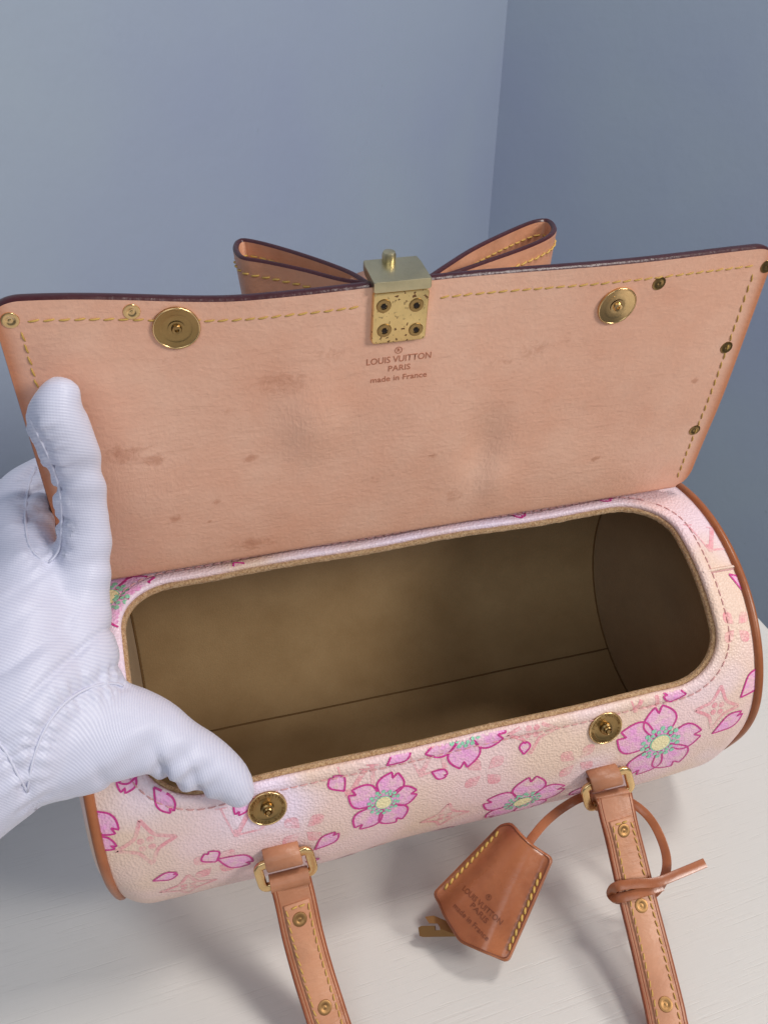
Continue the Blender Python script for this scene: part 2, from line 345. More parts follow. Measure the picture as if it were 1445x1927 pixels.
def wall_mat(name, c1, c2):
    m = Mat(name)
    c = m.mix(m.ramp(m.noise(3.5, 3), .3, .7), c1, c2)
    c = m.mix(m.math('MULTIPLY', m.ramp(m.noise(60, 3, .7), .72, .78), .3), c, tuple(x * .6 for x in c1))
    nr = m.bump(m.noise(120, 4, .6), .0006, .35)
    nr = m.bump(m.noise(14, 3, .5), .006, .10, nr)
    return m.done(c, .42, .4, 0, nr)
M['wall'] = wall_mat('blue_wall_paint', srgb(160, 172, 186), srgb(152, 162, 185))

# ------------------------------------------------------------------ mesh helpers
def V(*a): return np.array(a, float)
def nrmz(a):
    a = np.asarray(a, float)
    return a / (np.linalg.norm(a, axis=-1, keepdims=True) + 1e-12)

class MB:
    def __init__(s): s.v = []; s.f = []; s.m = []; s.n = 0
    def add(s, verts, faces, mat=0):
        verts = np.asarray(verts, float).reshape(-1, 3)
        s.v.append(verts)
        for k, f in enumerate(faces):
            s.f.append(tuple(int(i) + s.n for i in f)); s.m.append(mat if not hasattr(mat, '__len__') else mat[k])
        s.n += len(verts); return s
    def grid(s, P, mat=0, cu=False, cv=False):
        a, b = P.shape[:2]
        F = []
        for i in range(a - (0 if cu else 1)):
            i2 = (i + 1) % a
            for j in range(b - (0 if cv else 1)):
                j2 = (j + 1) % b
                F.append((i * b + j, i * b + j2, i2 * b + j2, i2 * b + j))
        return s.add(P.reshape(-1, 3), F, mat)
    def tube(s, path, prof, S=None, mat=0, closed=False, cap=True, scale=None):
        """prof: list of (side, up) offsets; S: side vectors"""
        path = np.asarray(path, float); n = len(path)
        T = np.gradient(path, axis=0) if not closed else np.roll(path, -1, 0) - np.roll(path, 1, 0)
        T = nrmz(T)
        if S is None:
            S = np.zeros_like(T); a = V(0, 0, 1) if abs(T[0][2]) < .9 else V(1, 0, 0)
            sv = np.cross(T[0], a)
            for i in range(n):
                sv = sv - T[i] * (sv @ T[i]); sv = sv / np.linalg.norm(sv); S[i] = sv
        else:
            S = np.asarray(S, float) * np.ones_like(T)
            S = nrmz(S - T * (S * T).sum(1, keepdims=True))
        N = np.cross(S, T)
        prof = np.asarray(prof, float)
        sc = np.ones(n) if scale is None else np.asarray(scale, float)
        P = path[:, None] + (S[:, None] * prof[None, :, :1] + N[:, None] * prof[None, :, 1:]) * sc[:, None, None]
        k = s.n; s.grid(P, mat, cu=closed, cv=True)
        if cap and not closed:
            m = len(prof)
            s.f.append(tuple(k + i for i in range(m))); s.m.append(mat)
            s.f.append(tuple(k + (n - 1) * m + i for i in reversed(range(m)))); s.m.append(mat)
        return s
    def lathe(s, c, nrm, prof, n=32, mat=0, up=None):
        """prof: list of (radius, height) from axis outwards"""
        nrm = nrmz(nrm); a = V(0, 0, 1) if up is None else np.asarray(up, float)
        if abs(a @ nrm) > .95: a = V(1, 0, 0)
        x = nrmz(np.cross(a, nrm)); y = np.cross(nrm, x)
        t = np.arange(n) * 2 * np.pi / n
        P = np.array([[np.asarray(c) + r * (x * math.cos(q) + y * math.sin(q)) + nrm * h for q in t] for r, h in prof])
        return s.grid(P, mat, cv=True)
    def build(s, name, mats, parent=None, smooth=True, kind=None, auto=None):
        me = bpy.data.meshes.new(name)
        v = np.concatenate(s.v) if s.v else np.zeros((0, 3))
        off = V(0, 0, 0)
        q = parent
        while q is not None: off = off + np.array(q.location); q = q.parent
        me.from_pydata((v - off).tolist(), [], s.f)
        mats = mats if isinstance(mats, (list, tuple)) else [mats]
        for x in mats: me.materials.append(x)
        me.polygons.foreach_set('material_index', s.m)
        if smooth: me.shade_smooth()
        me.update()
        bm = bmesh.new(); bm.from_mesh(me)
        bmesh.ops.recalc_face_normals(bm, faces=bm.faces)
        bm.to_mesh(me); bm.free()
        if auto: me.set_sharp_from_angle(angle=math.radians(auto))
        o = bpy.data.objects.new(name, me); COL.objects.link(o)
        if parent: o.parent = parent
        if kind: o['kind'] = kind
        return o

def circ(r, n=10, flat=1.0):
    return [(r * math.cos(a), r * flat * math.sin(a)) for a in np.arange(n) * 2 * math.pi / n]
def rrect(w, h, r, k=3):
    """rounded rectangle profile, full width w, height h"""
    out = []
    for cx, cy, a0 in ((w / 2 - r, h / 2 - r, 0), (-w / 2 + r, h / 2 - r, 90), (-w / 2 + r, -h / 2 + r, 180), (w / 2 - r, -h / 2 + r, 270)):
        for i in range(k + 1):
            a = math.radians(a0 + 90 * i / k); out.append((cx + r * math.cos(a), cy + r * math.sin(a)))
    return out
def spline(pts, step=.002):
    """Catmull-Rom through pts (any dimension), resampled"""
    p = np.asarray(pts, float)
    p = np.vstack([2 * p[0] - p[1], p, 2 * p[-1] - p[-2]])
    out = []
    for i in range(1, len(p) - 2):
        n = max(2, int(np.linalg.norm((p[i + 1] - p[i])[:3]) / step))
        for t in np.arange(n) / n:
            out.append(.5 * (2 * p[i] + (p[i + 1] - p[i - 1]) * t + (2 * p[i - 1] - 5 * p[i] + 4 * p[i + 1] - p[i + 2]) * t * t
                             + (3 * p[i] - p[i - 1] - 3 * p[i + 1] + p[i + 2]) * t ** 3))
    out.append(p[-2])
    return np.array(out)
def resample(path, step):
    path = np.asarray(path, float)
    d = np.r_[0, np.cumsum(np.linalg.norm(np.diff(path, axis=0), axis=1))]
    n = max(2, int(round(d[-1] / step)))
    q = np.linspace(0, d[-1], n + 1)
    return np.stack([np.interp(q, d, path[:, k]) for k in range(path.shape[1])], 1)

def thing(name, loc, label, cat, group=None):
    o = bpy.data.objects.new(name, None); o.location = loc; o.empty_display_size = .02
    o['label'] = label; o['category'] = cat
    if group: o['group'] = group
    COL.objects.link(o); return o

def stitches(mb, path, normals, pitch=.0042, length=.0033, r=.00042, lift=.0002, slant=.0, mat=0):
    """row of small thread capsules along a path lying on a surface"""
    path = np.asarray(path, float)
    d = np.r_[0, np.cumsum(np.linalg.norm(np.diff(path, axis=0), axis=1))]
    s = pitch * .5
    while s + length < d[-1]:
        q = []
        nn = None
        for u, h in ((0, -.6), (.18, .5), (.5, 1.0), (.82, .5), (1, -.6)):
            x = s + u * length
            p = np.array([np.interp(x, d, path[:, k]) for k in range(3)])
            nn = nrmz(np.array([np.interp(x, d, normals[:, k]) for k in range(3)]))
            i = min(len(path) - 2, int(np.searchsorted(d, x)) - 1 if x > 0 else 0)
            t = nrmz(path[i + 1] - path[i]); sd = np.cross(nn, t)
            q.append(p + nn * (lift + h * r * .8) + sd * slant * (u - .5) + sd * rng.normal(0, .00005))
        mb.tube(q, circ(r, 6), mat=mat, scale=[.6, 1, 1.05, 1, .6])
        s += pitch * rng.uniform(.96, 1.04)

def text_mesh(txt, size, extrude=.00012, align='CENTER', spacing=1.0):
    cu = bpy.data.curves.new('lettering', 'FONT')
    cu.body = txt; cu.size = size; cu.align_x = align; cu.align_y = 'CENTER'; cu.extrude = extrude
    cu.resolution_u = 3; cu.space_character = spacing
    o = bpy.data.objects.new('lettering', cu); COL.objects.link(o)
    dg = bpy.context.evaluated_depsgraph_get()
    me = bpy.data.meshes.new_from_object(o.evaluated_get(dg))
    v = np.zeros(len(me.vertices) * 3); me.vertices.foreach_get('co', v); v = v.reshape(-1, 3)
    f = [tuple(p.vertices) for p in me.polygons]
    bpy.data.objects.remove(o); bpy.data.curves.remove(cu); bpy.data.meshes.remove(me)
    return v, f
def add_text(mb, txt, size, place, width=None, extrude=.00012, mat=0, spacing=1.0):
    v, f = text_mesh(txt, size, extrude, spacing=spacing)
    if width: v[:, 0] *= width / (v[:, 0].max() - v[:, 0].min())
    P = np.array([place(x, y, z) for x, y, z in v])
    mb.add(P, f, mat)
def add_registered(mb, cx, cy, r, place, mat=0):
    """the little letter R in a ring"""
    t = np.arange(25) * 2 * np.pi / 24
    for z in (.0001,):
        P = np.array([[place(cx + q * math.cos(a), cy + q * math.sin(a), z) for a in t[:-1]] for q in (r, r * .82)])
        mb.grid(P, mat, cv=True)
    add_text(mb, 'R', r * 1.35, lambda x, y, z: place(cx + x, cy + y, z), mat=mat)

# ------------------------------------------------------------------ setting
def structure(name, mb, mat, label=None):
    o = mb.build(name, mat); o['kind'] = 'structure'
    if label: o['label'] = label
    return o
wc = V(.3195, .6970)   # the corner of the room
WA = math.radians(44)
dl = V(-math.cos(WA), -math.sin(WA))
dr = V(math.sin(WA), -math.cos(WA))
def wall(name, d, length, nrm):
    mb = MB(); th_ = .05
    us = np.linspace(0, length, 9); zs = np.linspace(-.75, 1.9, 9)
    P = np.array([[(*(wc + d * u), z) for z in zs] for u in us]); mb.grid(P)
    Q = P - np.array([*nrm, 0]) * th_; mb.grid(Q)
    for A, B in ((P[0], Q[0]), (P[-1], Q[-1]), (P[:, 0], Q[:, 0]), (P[:, -1], Q[:, -1])): mb.grid(np.stack([A, B]))
    return structure(name, mb, M['wall'])
wall('wall_left', dl, 1.6, (math.sin(WA), -math.cos(WA)))
wall('wall_right', dr, .52, (-math.cos(WA), -math.sin(WA)))
mb = MB(); mb.grid(np.array([[(x, y, -.75) for x in (-2.5, 2.5)] for y in (-2.5, 1.5)])); structure('floor', mb, plain('grey_floor', (.35, .33, .31), .6))

tb = thing('table', (0, -.2, 0), 'white table top with fine diagonal wood grain under the pink bag', 'table')
def table_outline(ins, n=8):
    x0, x1, y0, y1, r = -.27, .2365 - 0, -.72, .095, .03
    out = []
    for cx, cy, a0 in ((x1 - r, y1 - r, 0), (x0 + r, y1 - r, 90), (x0 + r, y0 + r, 180), (x1 - r, y0 + r, 270)):
        for i in range(n + 1):
            a = math.radians(a0 + 90 * i / n); out.append((cx + (r - ins) * math.cos(a), cy + (r - ins) * math.sin(a)))
    return np.array(out)
# the corner edge runs slightly outwards towards the viewer
mb = MB()
rings = [(.004, 0), (.0018, -.0005), (.0005, -.0018), (0, -.004), (0, -.026), (.003, -.03)]
P = np.array([[(x, y, z) for x, y in table_outline(i)] for i, z in rings]); mb.grid(P, cv=True)
k = mb.n; a = len(P[0]); mb.f.append(tuple(range(a))); mb.m.append(0); mb.f.append(tuple(range(k - a, k))); mb.m.append(0)
mb.build('top', M['table'], tb, auto=50)
for x in (-.23, .19):
    for y in (-.67, .05):
        mb = MB(); mb.tube([(x, y, -.031), (x, y, -.4), (x, y, -.748)], rrect(.045, .045, .004), mat=0); mb.build('leg', M['table'], tb, auto=50)

# ------------------------------------------------------------------ handbag
R0, RY = D['R'], D['ry']
bag = thing('handbag', (0, 0, 0), 'open barrel handbag in pink blossom print canvas with tan leather trim', 'handbag')
HL = .1287
def wob(X, th):
    """hand-made unevenness of the barrel"""
    return .0007 * math.sin(X * 38 + 1.2) * math.sin(th * 2 + .5) + .0004 * math.sin(X * 90 + th * 3)
def end_drop(th):
    """the end seams pull the barrel in, most at the lower front"""
    k = min(1., max(0., (th - 1.35) / .6)); k2 = min(1., max(0., (3.1 - th) / .5))
    return .0014 + .0042 * k * k * (3 - 2 * k) * k2
def body(X, th, off=0.0):
    w = wob(X, th) * min(1.0, (HL - abs(X)) / .02 if abs(X) < HL else 0)
    o = off + w - end_drop(th) * max(0., (abs(X) - (HL - .012)) / .012) ** 2
    return V(X, -(RY + o) * math.sin(th), max(.0003 - min(off, 0), R0 + (R0 + o) * math.cos(th)))
def bodyn(X, th): return nrmz(V(0, -math.sin(th) / RY, math.cos(th) / R0))
RM = .0697
XO, TH0, TH1, RC = .1115, math.radians(-2.9), math.radians(66.3), .021
S0, S1 = RM * TH0, RM * TH1
def opening(off, n1=120, n2=60):
    """opening outline grown by off, 4 sides (right, front, left, back), points in (X, arc length)"""
    r = RC + off; x1 = XO + off; a0, a1 = S0 - off, S1 + off
    pts = []
    def arc(cx, cy, d0, d1, k=14): return [(cx + r * math.cos(math.radians(d)), cy + r * math.sin(math.radians(d))) for d in np.linspace(d0, d1, k)]
    right = arc(x1 - r, a0 + r, -45, 0) + arc(x1 - r, a1 - r, 0, 45)
    front = arc(x1 - r, a1 - r, 45, 90) + arc(-x1 + r, a1 - r, 90, 135)
    left = arc(-x1 + r, a1 - r, 135, 180) + arc(-x1 + r, a0 + r, 180, 225)
    back = arc(-x1 + r, a0 + r, 225, 270) + arc(x1 - r, a0 + r, 270, 315)
    out = []
    for side, n in ((right, n2), (front, n1), (left, n2), (back, n1)):
        q = np.array(side); d = np.r_[0, np.cumsum(np.linalg.norm(np.diff(q, axis=0), axis=1))]
        t = np.linspace(0, d[-1], n, endpoint=False)
        out.append(np.stack([np.interp(t, d, q[:, 0]), np.interp(t, d, q[:, 1])], 1))
    return np.concatenate(out)
def outer(n1=120, n2=60, HX=HL):
    sm = math.pi * RM
    a = np.linspace(-sm, sm, n2, endpoint=False); b = np.linspace(HX, -HX, n1, endpoint=False)
    return np.concatenate([np.stack([a * 0 + HX, a], 1), np.stack([b, b * 0 + sm], 1), np.stack([a * 0 - HX, -a], 1), np.stack([-b, b * 0 - sm], 1)])
def shell(mb, rim, HX, far, off, steps=46, mat=0):
    """rim: list of (grow, radial offset); then the rest of the barrel"""
    rows = []
    for g, o in rim:
        rows.append([body(x, s / RM, o) for x, s in opening(g)])
    A = opening(rim[-1][0]); B = outer(HX=HX)
    for t in np.linspace(0, 1, steps + 1)[1:]:
        q = A + (B - A) * t
        rows.append([body(x, s / RM, off) for x, s in q])
    mb.grid(np.array(rows), mat, cv=True)
mb = MB()
shell(mb, [(.0006, -.0020), (.0, -.0010), (.0, .0000), (.0006, .0005), (.0016, .0008), (.0030, .0008), (.0042, .0004), (.0050, -.0001), (.0058, .0002), (.0070, .0), (.0085, .0)], HL, None, 0.0)
canvas_ob = mb.build('canvas_body', M['canvas'], bag)
# raw suede edge between canvas and lining
mb = MB()
P = np.array([[body(x, s / RM, o) for x, s in opening(g)] for g, o in ((.0010, -.0018), (-.0004, -.0013), (-.0010, -.0016), (-.0013, -.0024), (-.0010, -.0034))])
P += rng.normal(0, .00009, P.shape)
mb.grid(P, 0, cv=True); mb.build('suede_rim', M['suede_edge'], bag)
# loose fibres along the raw edge
q = opening(-.0006, 600, 300); V3 = []; F3 = []
for x, s in q:
    for _ in range(2):
        b = body(x + rng.normal(0, .0004), s / RM + rng.normal(0, .004), rng.uniform(-.0030, -.0010))
        d = bodyn(x, s / RM) * rng.uniform(.3, 1) + rng.normal(0, .55, 3); d = nrmz(d) * rng.uniform(.0004, .0010)
        w = nrmz(np.cross(d, V(.3, .5, .8))) * .00005
        k = len(V3); V3 += [b - w, b + w, b + d]; F3.append((k, k + 1, k + 2))
mb = MB(); mb.add(V3, F3); mb.build('suede_fuzz', M['suede_edge'], bag, kind='stuff')
# lining
mb = MB()
shell(mb, [(-.0014, -.0030), (.002, -.0034), (.006, -.0034)], HL - .0003, None, -.0034, 24)
lin = mb.build('lining', M['lining'], bag)
for sx in (-1, 1):
    mb = MB()
    x = .1284 if sx > 0 else -.1150
    rows = [[V(x + sx * .002 * (1 - q), -(RY - .0034) * q * math.sin(t), R0 + (R0 - .0034) * q * math.cos(t)) for t in np.arange(72) * 2 * np.pi / 72] for q in (1, .97, .8, .5, .2, .0004)]
    mb.grid(np.array(rows), cv=True); mb.build('lining_end', M['lining'], lin)
mb = MB()
a, b = D['floor_seam']
th_f = math.radians(-149.5)
q = [body(x, th_f, -.0036) for x in np.linspace(-.1146, .1280, 60)]
mb.tube(q, circ(.00045, 6), mat=0); mb.build('lining_seam', plain('dark_seam', srgb(112, 84, 52), .9, .2), lin)
for sx in (-1, 1):
    mb = MB(); x = .1278 if sx > 0 else -.1146
    q = [V(x, -(RY - .0042) * math.sin(t), R0 + (R0 - .0042) * math.cos(t)) for t in np.arange(96) * 2 * np.pi / 96]
    mb.tube(q, circ(.0007, 6), closed=True); mb.build('lining_seam', bpy.data.materials['dark_seam'], lin)
# ends: canvas discs with piping
for sx in (-1, 1):
    mb = MB()
    rows = []
    for q, e in ((.985, .0), (.97, .0018), (.93, .0032), (.8, .0042), (.5, .0055), (.2, .0062), (.0004, .0063)):
        rows.append([V(sx * (HL + .0005 + e), -(RY - end_drop(t)) * q * math.sin(t), R0 + (R0 - end_drop(t)) * q * math.cos(t)) for t in np.arange(120) * 2 * np.pi / 120 - np.pi])
    mb.grid(np.array(rows), cv=True)
    mb.build('end_panel', M['canvas'], bag)
    mb = MB()
    q = [V(sx * HL, -(RY + .0003 - end_drop(t)) * math.sin(t), max(.0019, R0 + (R0 + .0003 - end_drop(t)) * math.cos(t))) for t in np.arange(160) * 2 * np.pi / 160 - np.pi]
    mb.tube(q, circ(.0018, 10), closed=True); mb.build('piping', M['piping'], bag)
# binding stitch round the opening
mb = MB()
q = opening(.0050, 160, 80); q = np.vstack([q, q[:1]])
P = np.array([body(x, s / RM, .0002) for x, s in q]); N = np.array([bodyn(x, s / RM) for x, s in q])
stitches(mb, P, N, .0036, .0027, .00022, .0000)
mb.build('rim_stitching', M['thread_pink'], bag, kind='stuff')
# cross seams where the end canvas pieces meet
for sx in (-1, 1):
    mb = MB()
    q = [body(x * sx, math.radians(30.5), .0003) for x in np.linspace(.1125, .1285, 14)]
    mb.tube(q, circ(.0007, 8, .6)); mb.build('canvas_seam', M['canvas'], canvas_ob)
    mb = MB(); q = [body(x * sx, math.radians(31.4), .0001) for x in np.linspace(.1125, .1285, 14)]
    mb.tube(q, circ(.00028, 6)); mb.build('canvas_seam', M['thread_pink'], canvas_ob)

# ---- print on the canvas: flat shapes lying on the barrel
def in_opening(x, s, g=.0003):
    dx = max(abs(x) - (XO - RC), 0); sc = (S0 + S1) / 2; hs = (S1 - S0) / 2
    ds = max(abs(s - sc) - (hs - RC), 0)
    return math.hypot(dx, ds) < RC + g
def rimoff(x, s):
    """radial height of the rolled rim at this spot"""
    dx = max(abs(x) - (XO - RC), 0); sc = (S0 + S1) / 2; hs = (S1 - S0) / 2
    ds = max(abs(s - sc) - (hs - RC), 0)
    g = math.hypot(dx, ds) - RC
    return float(np.interp(g, (.0, .0006, .0016, .0030, .0042, .0050, .0058, .0070), (0, .0005, .0008, .0008, .0004, -.0001, .0002, 0)))
class Ink:
    """2-D shapes in (X, arc) space laid on the canvas; cut at the rim and the piping"""
    def __init__(s): s.mb = MB()
    def _add(s, pts, faces, off, mat):
        keep = []
        for f in faces:
            ok = True
            for i in f:
                x, a = pts[i]
                if abs(x) > HL - .0012 or in_opening(x, a) : ok = False; break
            if ok: keep.append(f)
        if not keep: return
        off = off * np.ones(len(pts))
        s.mb.add([body(x, a / RM, o_ + rimoff(x, a)) for (x, a), o_ in zip(pts, off)], keep, mat)
    def fill(s, poly, off, mat, rings=6):
        poly = np.asarray(poly, float); c = poly.mean(0); n = len(poly)
        pts = [c]; faces = []
        for k in range(1, rings + 1): pts += list(c + (poly - c) * k / rings)
        for j in range(n): faces.append((0, 1 + j, 1 + (j + 1) % n))
        for k in range(rings - 1):
            for j in range(n):
                a = 1 + k * n; b = a + n; j2 = (j + 1) % n
                faces.append((a + j, b + j, b + j2, a + j2))
        s._add(np.array(pts), faces, off, mat)
    def line(s, pts, w, off, mat, closed=False):
        p = np.asarray(pts, float)
        if closed: p = np.vstack([p, p[:1]])
        p = resample(p, .0006) if len(p) > 1 else p
        t = np.gradient(p, axis=0); t = t / (np.linalg.norm(t, axis=1, keepdims=True) + 1e-12)
        nn = np.stack([-t[:, 1], t[:, 0]], 1)
        ww = np.asarray(w) * np.ones(len(p))
        off = off + np.linspace(0, 3e-5, len(p))
        q = np.concatenate([p + nn * ww[:, None] / 2, p - nn * ww[:, None] / 2]); n = len(p)
        s._add(q, [(i, i + 1, n + i + 1, n + i) for i in range(n - 1)], np.r_[off, off], mat)
    def build(s, name, mats, parent): return s.mb.build(name, mats, parent) if s.mb.n else None

def petal_shape(L, w, notch=.24, base=0.0):
    """petal along +x from base to notched tip"""
    up = [(0, 0), (.12, .12), (.28, .28), (.45, .43), (.58, .50), (.72, .47), (.84, .36), (.93, .23), (1.0, .11)]
    u = spline([(x, y) for x, y in up], .07)
    u = [(base + x * L * (1 - base / max(L, 1e-9)), y * w) for x, y in u]
    tip = [(L * (1 - notch * .75), L * -.01)]
    pts = u + tip + [(x, -y) for x, y in reversed(u[1:])]
    return np.array(pts)
def rot2(p, a, c): 
    ca, sa = math.cos(a), math.sin(a); return np.stack([p[:, 0] * ca - p[:, 1] * sa + c[0], p[:, 0] * sa + p[:, 1] * ca + c[1]], 1)
def shrink(poly, d):
    c = poly.mean(0); p = poly - c; r = np.linalg.norm(p, axis=1, keepdims=True)
    return c + p * np.clip(1 - d / np.maximum(r, 1e-5), .3, 1)
PM = [M['petal'], M['magenta'], M['cream'], M['mint']]
def xs(q): return V(q[0], RM * math.radians(q[1]))
for c, tips in D['blossoms']:
    c = xs(c); ink = Ink()
    if c[1] > .12: c[1] = RM * math.radians(103)
    ang = []; rad = []
    for t in tips:
        d = xs(t) - c; ang.append(math.atan2(d[1], d[0])); rad.append(np.linalg.norm(d))
    if len(tips) == 5:
        lim = sorted(rad)[1] * 1.12
        rr = [min(x, lim) for x in rad]
        aa = ang
    else:
        base = ang[0]
        step = 2 * math.pi / 5
        sg = 1
        # best regular five-fold fit to the measured tips
        best = min(np.linspace(0, step, 73), key=lambda a: sum(abs(((x - a) / step + .5) % 1 - .5) for x in ang))
        aa = [best + k * step for k in range(5)]; rr = [float(np.median(rad)) if len(tips) > 3 or (c[0] > -.1 and c[1] < .1) else .0178] * 5
    for a, r in zip(aa, rr):
        r = r * 1.02
        pp = petal_shape(r, r * .77)
        q = rot2(pp, a, c)
        ink.fill(q, .00012, 0)
        ink.line(q, .00080, .00020, 1, closed=True)
    rm = float(np.mean(rr))
    for k in range(28):
        outer_ = k % 2
        a = 2 * math.pi * k / 28 + rng.normal(0, .04); r = rm * ((.40 if outer_ else .31) + rng.normal(0, .008))
        cc = c + V(math.cos(a), math.sin(a)) * r
        t = np.arange(8) * 2 * np.pi / 8; rr_ = rm * (.056 if outer_ else .048)
        ink.fill(np.stack([cc[0] + rr_ * np.cos(t), cc[1] + rr_ * np.sin(t)], 1), .00028 + 1e-6 * k, 3, 1)
    t = np.arange(20) * 2 * np.pi / 20
    ink.fill(np.stack([c[0] + rm * .235 * np.cos(t), c[1] + rm * .235 * np.sin(t)], 1), .00030, 3, 2)
    ink.fill(np.stack([c[0] + rm * .205 * np.cos(t), c[1] + rm * .205 * np.sin(t)], 1), .00036, 2, 2)
    ink.build('blossom_print', PM, canvas_ob)
for a, b, w in D['petals']:
    a, b = xs(a), xs(b); d = b - a; L = np.linalg.norm(d); ink = Ink()
    q = rot2(petal_shape(L, L * w * .95), math.atan2(d[1], d[0]), a)
    ink.fill(q, .00014, 0); ink.line(q, .00072, .00022, 1, closed=True)
    ink.build('petal_print', PM, canvas_ob)
def faint_mark(kind, c, r, rot=0.0):
    ink = Ink(); T = lambda p: rot2(np.asarray(p, float) * r, rot, c)
    if kind == 'diamond':
        pts = []
        cor = [(0, 1.15), (1.15, 0), (0, -1.15), (-1.15, 0)]
        for i in range(4):
            a, b = np.array(cor[i]), np.array(cor[(i + 1) % 4])
            for t in np.linspace(0, 1, 9)[:-1]:
                p = a + (b - a) * t; pts.append(p * (1 - .34 * math.sin(math.pi * t)))
        ink.line(T(pts), .16 * r, .00006, 0, closed=True)
        for k in range(4):
            t = k * math.pi / 2 + math.pi / 4
            ink.fill(T([(.26 * math.cos(t) + .15 * math.cos(u), .26 * math.sin(t) + .15 * math.sin(u)) for u in np.arange(8) * math.pi / 4]), .00006, 0, 2)
    elif kind == 'quatrefoil':
        for k in range(4):
            q = rot2(petal_shape(1, .72, .02), k * math.pi / 2 + math.pi / 4, (0, 0))
            q = np.array([p for p in q]); q = q * .86 + V(math.cos(k * math.pi / 2 + math.pi / 4), math.sin(k * math.pi / 2 + math.pi / 4)) * .22
            ink.fill(T(q), .00006, 0, 4)
    else:
        # interlaced L and V
        ink.line(T([(-.75, .95), (-1.05, -.75)]), .24 * r, .00006, 0)
        ink.line(T([(-1.05, -.75), (.25, -.85), (.32, -.45)]), .13 * r, .00006, 0)
        ink.line(T([(-.45, .7), (.30, -.95)]), .26 * r, .00006, 0)
        ink.line(T([(.30, -.95), (1.0, .95)]), .10 * r, .00006, 0)
        ink.line(T([(-.75, .72), (-.1, .72)]), .08 * r, .00006, 0); ink.line(T([(.7, .95), (1.25, .95)]), .08 * r, .00006, 0)
        ink.line(T([(-1.1, .95), (-.45, .95)]), .08 * r, .00006, 0)
    ink.build('faint_mark_print', M['faint'], canvas_ob)
for k, a, b in D['marks']:
    a, b = xs(a), xs(b)
    r = float(np.clip(np.linalg.norm(b - a), .0058, .0088))
    if k == 'monogram': r = .0072
    rt = {'diamond': rng.uniform(-.15, .15), 'quatrefoil': rng.uniform(-.2, .2), 'monogram': math.pi + rng.uniform(-.2, .2)}[k]
    # the print stands upright seen from the front: s grows downwards
    faint_mark(k, a, r, rt)

# ------------------------------------------------------------------ flap
hy, hz, ty, tz = D['hinge']
FP0 = V(0, hy, hz); FUP = nrmz(V(0, ty - hy, tz - hz)); FN = nrmz(np.cross(V(1, 0, 0), FUP))   # FN points to the viewer
VT = .1085; WF = .1262; FT = .0036
def flap_s(u, v):
    """surface of the flap's inner face"""
    sstep = lambda a, b, x: (lambda t: t * t * (3 - 2 * t))(min(1, max(0, (x - a) / (b - a))))
    if v < 0:
        # folds back over the far rim and lies on the back of the barrel
        q = [(0, hy, hz), (-.003, hy + .0008, hz - .0024), (-.008, hy + .0045, hz - .0045), (-.016, None, None)]
        th = -math.radians(4 + (-v) / RM * 57.3 * .9)
        B = body(u, th, .0042 + FT)
        k = sstep(0, .012, -v)
        A = FP0 + FUP * v + V(u, 0, 0)
        return A * (1 - k) + B * k
    p = FP0 + FUP * v + V(u, 0, 0)
    o = .0
    for (du, dv), am, su, sv in zip(D['dents'], (.0026, -.0030, .0018), (.010, .0080, .007), (.016, .016, .012)):
        o += am * math.exp(-((u - du) / su) ** 2 - ((v - dv) / sv) ** 2)
    o += .0009 * math.sin(u * 55 + 1) * math.sin(v * 40) * sstep(.01, .05, v)
    o += .0022 * math.exp(-((u + .115) / .03) ** 2) * sstep(.05, .11, v)
    # left upper corner pulled up by the hand
    return p + FN * o
def top_v(u):
    t = min(1, max(0, (-u - .055) / .07)); t = t * t * (3 - 2 * t)
    r = .008; e = 0.0
    d = WF - abs(u)
    if d < r: e = r - math.sqrt(max(0, r * r - (r - d) ** 2))
    return VT + .0072 * t - e * (.55 if u < 0 else .6)
def half_w(v):
    if v < 0: return .1215 - .010 * min(1, -v / .02)
    r = .009
    return WF - ((r - math.sqrt(max(0, r * r - (r - v) ** 2))) * .55 if v < r else 0)
NU, NV = 150, 80
vs_ = np.concatenate([np.linspace(-.055, -.0015, 16), np.linspace(0, .012, 10), np.linspace(.012, 1.0, NV)[1:]])
us_ = np.sin(np.linspace(-1, 1, NU) * math.pi / 2 * .93) / math.sin(math.pi / 2 * .93)
us_ = us_ * .55 + np.linspace(-1, 1, NU) * .45
GU = np.zeros((len(vs_), NU)); GV = np.zeros_like(GU)
for i, v in enumerate(vs_):
    for j, t in enumerate(us_):
        u = t * half_w(v if v <= .012 else .012)
        GU[i, j] = u
        GV[i, j] = v if i < 26 else .012 + (top_v(u) - .012) * ((v - .012) / (1 - .012))
P = np.array([[flap_s(GU[i, j], GV[i, j]) for j in range(NU)] for i in range(len(vs_))])
dU = np.gradient(P, axis=1); dV = np.gradient(P, axis=0)
N = nrmz(np.cross(dU, dV)); N = N * np.sign((N @ FN).mean())
Q = P - N * FT
def flap_pt(u, v, off=0.0): 
    e = 1e-4
    a = flap_s(u, v); n = nrmz(np.cross(flap_s(u + e, v) - a, flap_s(u, v + e) - a)); n = n * np.sign(n @ FN + 1e-9)
    return a + n * off
def flap_n(u, v):
    e = 1e-4
    a = flap_s(u, v); n = nrmz(np.cross(flap_s(u + e, v) - a, flap_s(u, v + e) - a)); return n * (1 if n @ FN > 0 else -1)
mb = MB(); mb.grid(P, 0)
flap = mb.build('flap', M['flap'], bag)
me = flap.data
st = np.zeros(P.shape[:2])
for u, v, rx, ry_, a in D['stains']:
    d2 = ((GU - u) / rx) ** 2 + ((GV - v) / ry_) ** 2
    st = np.maximum(st, a * np.exp(-d2 * .8))
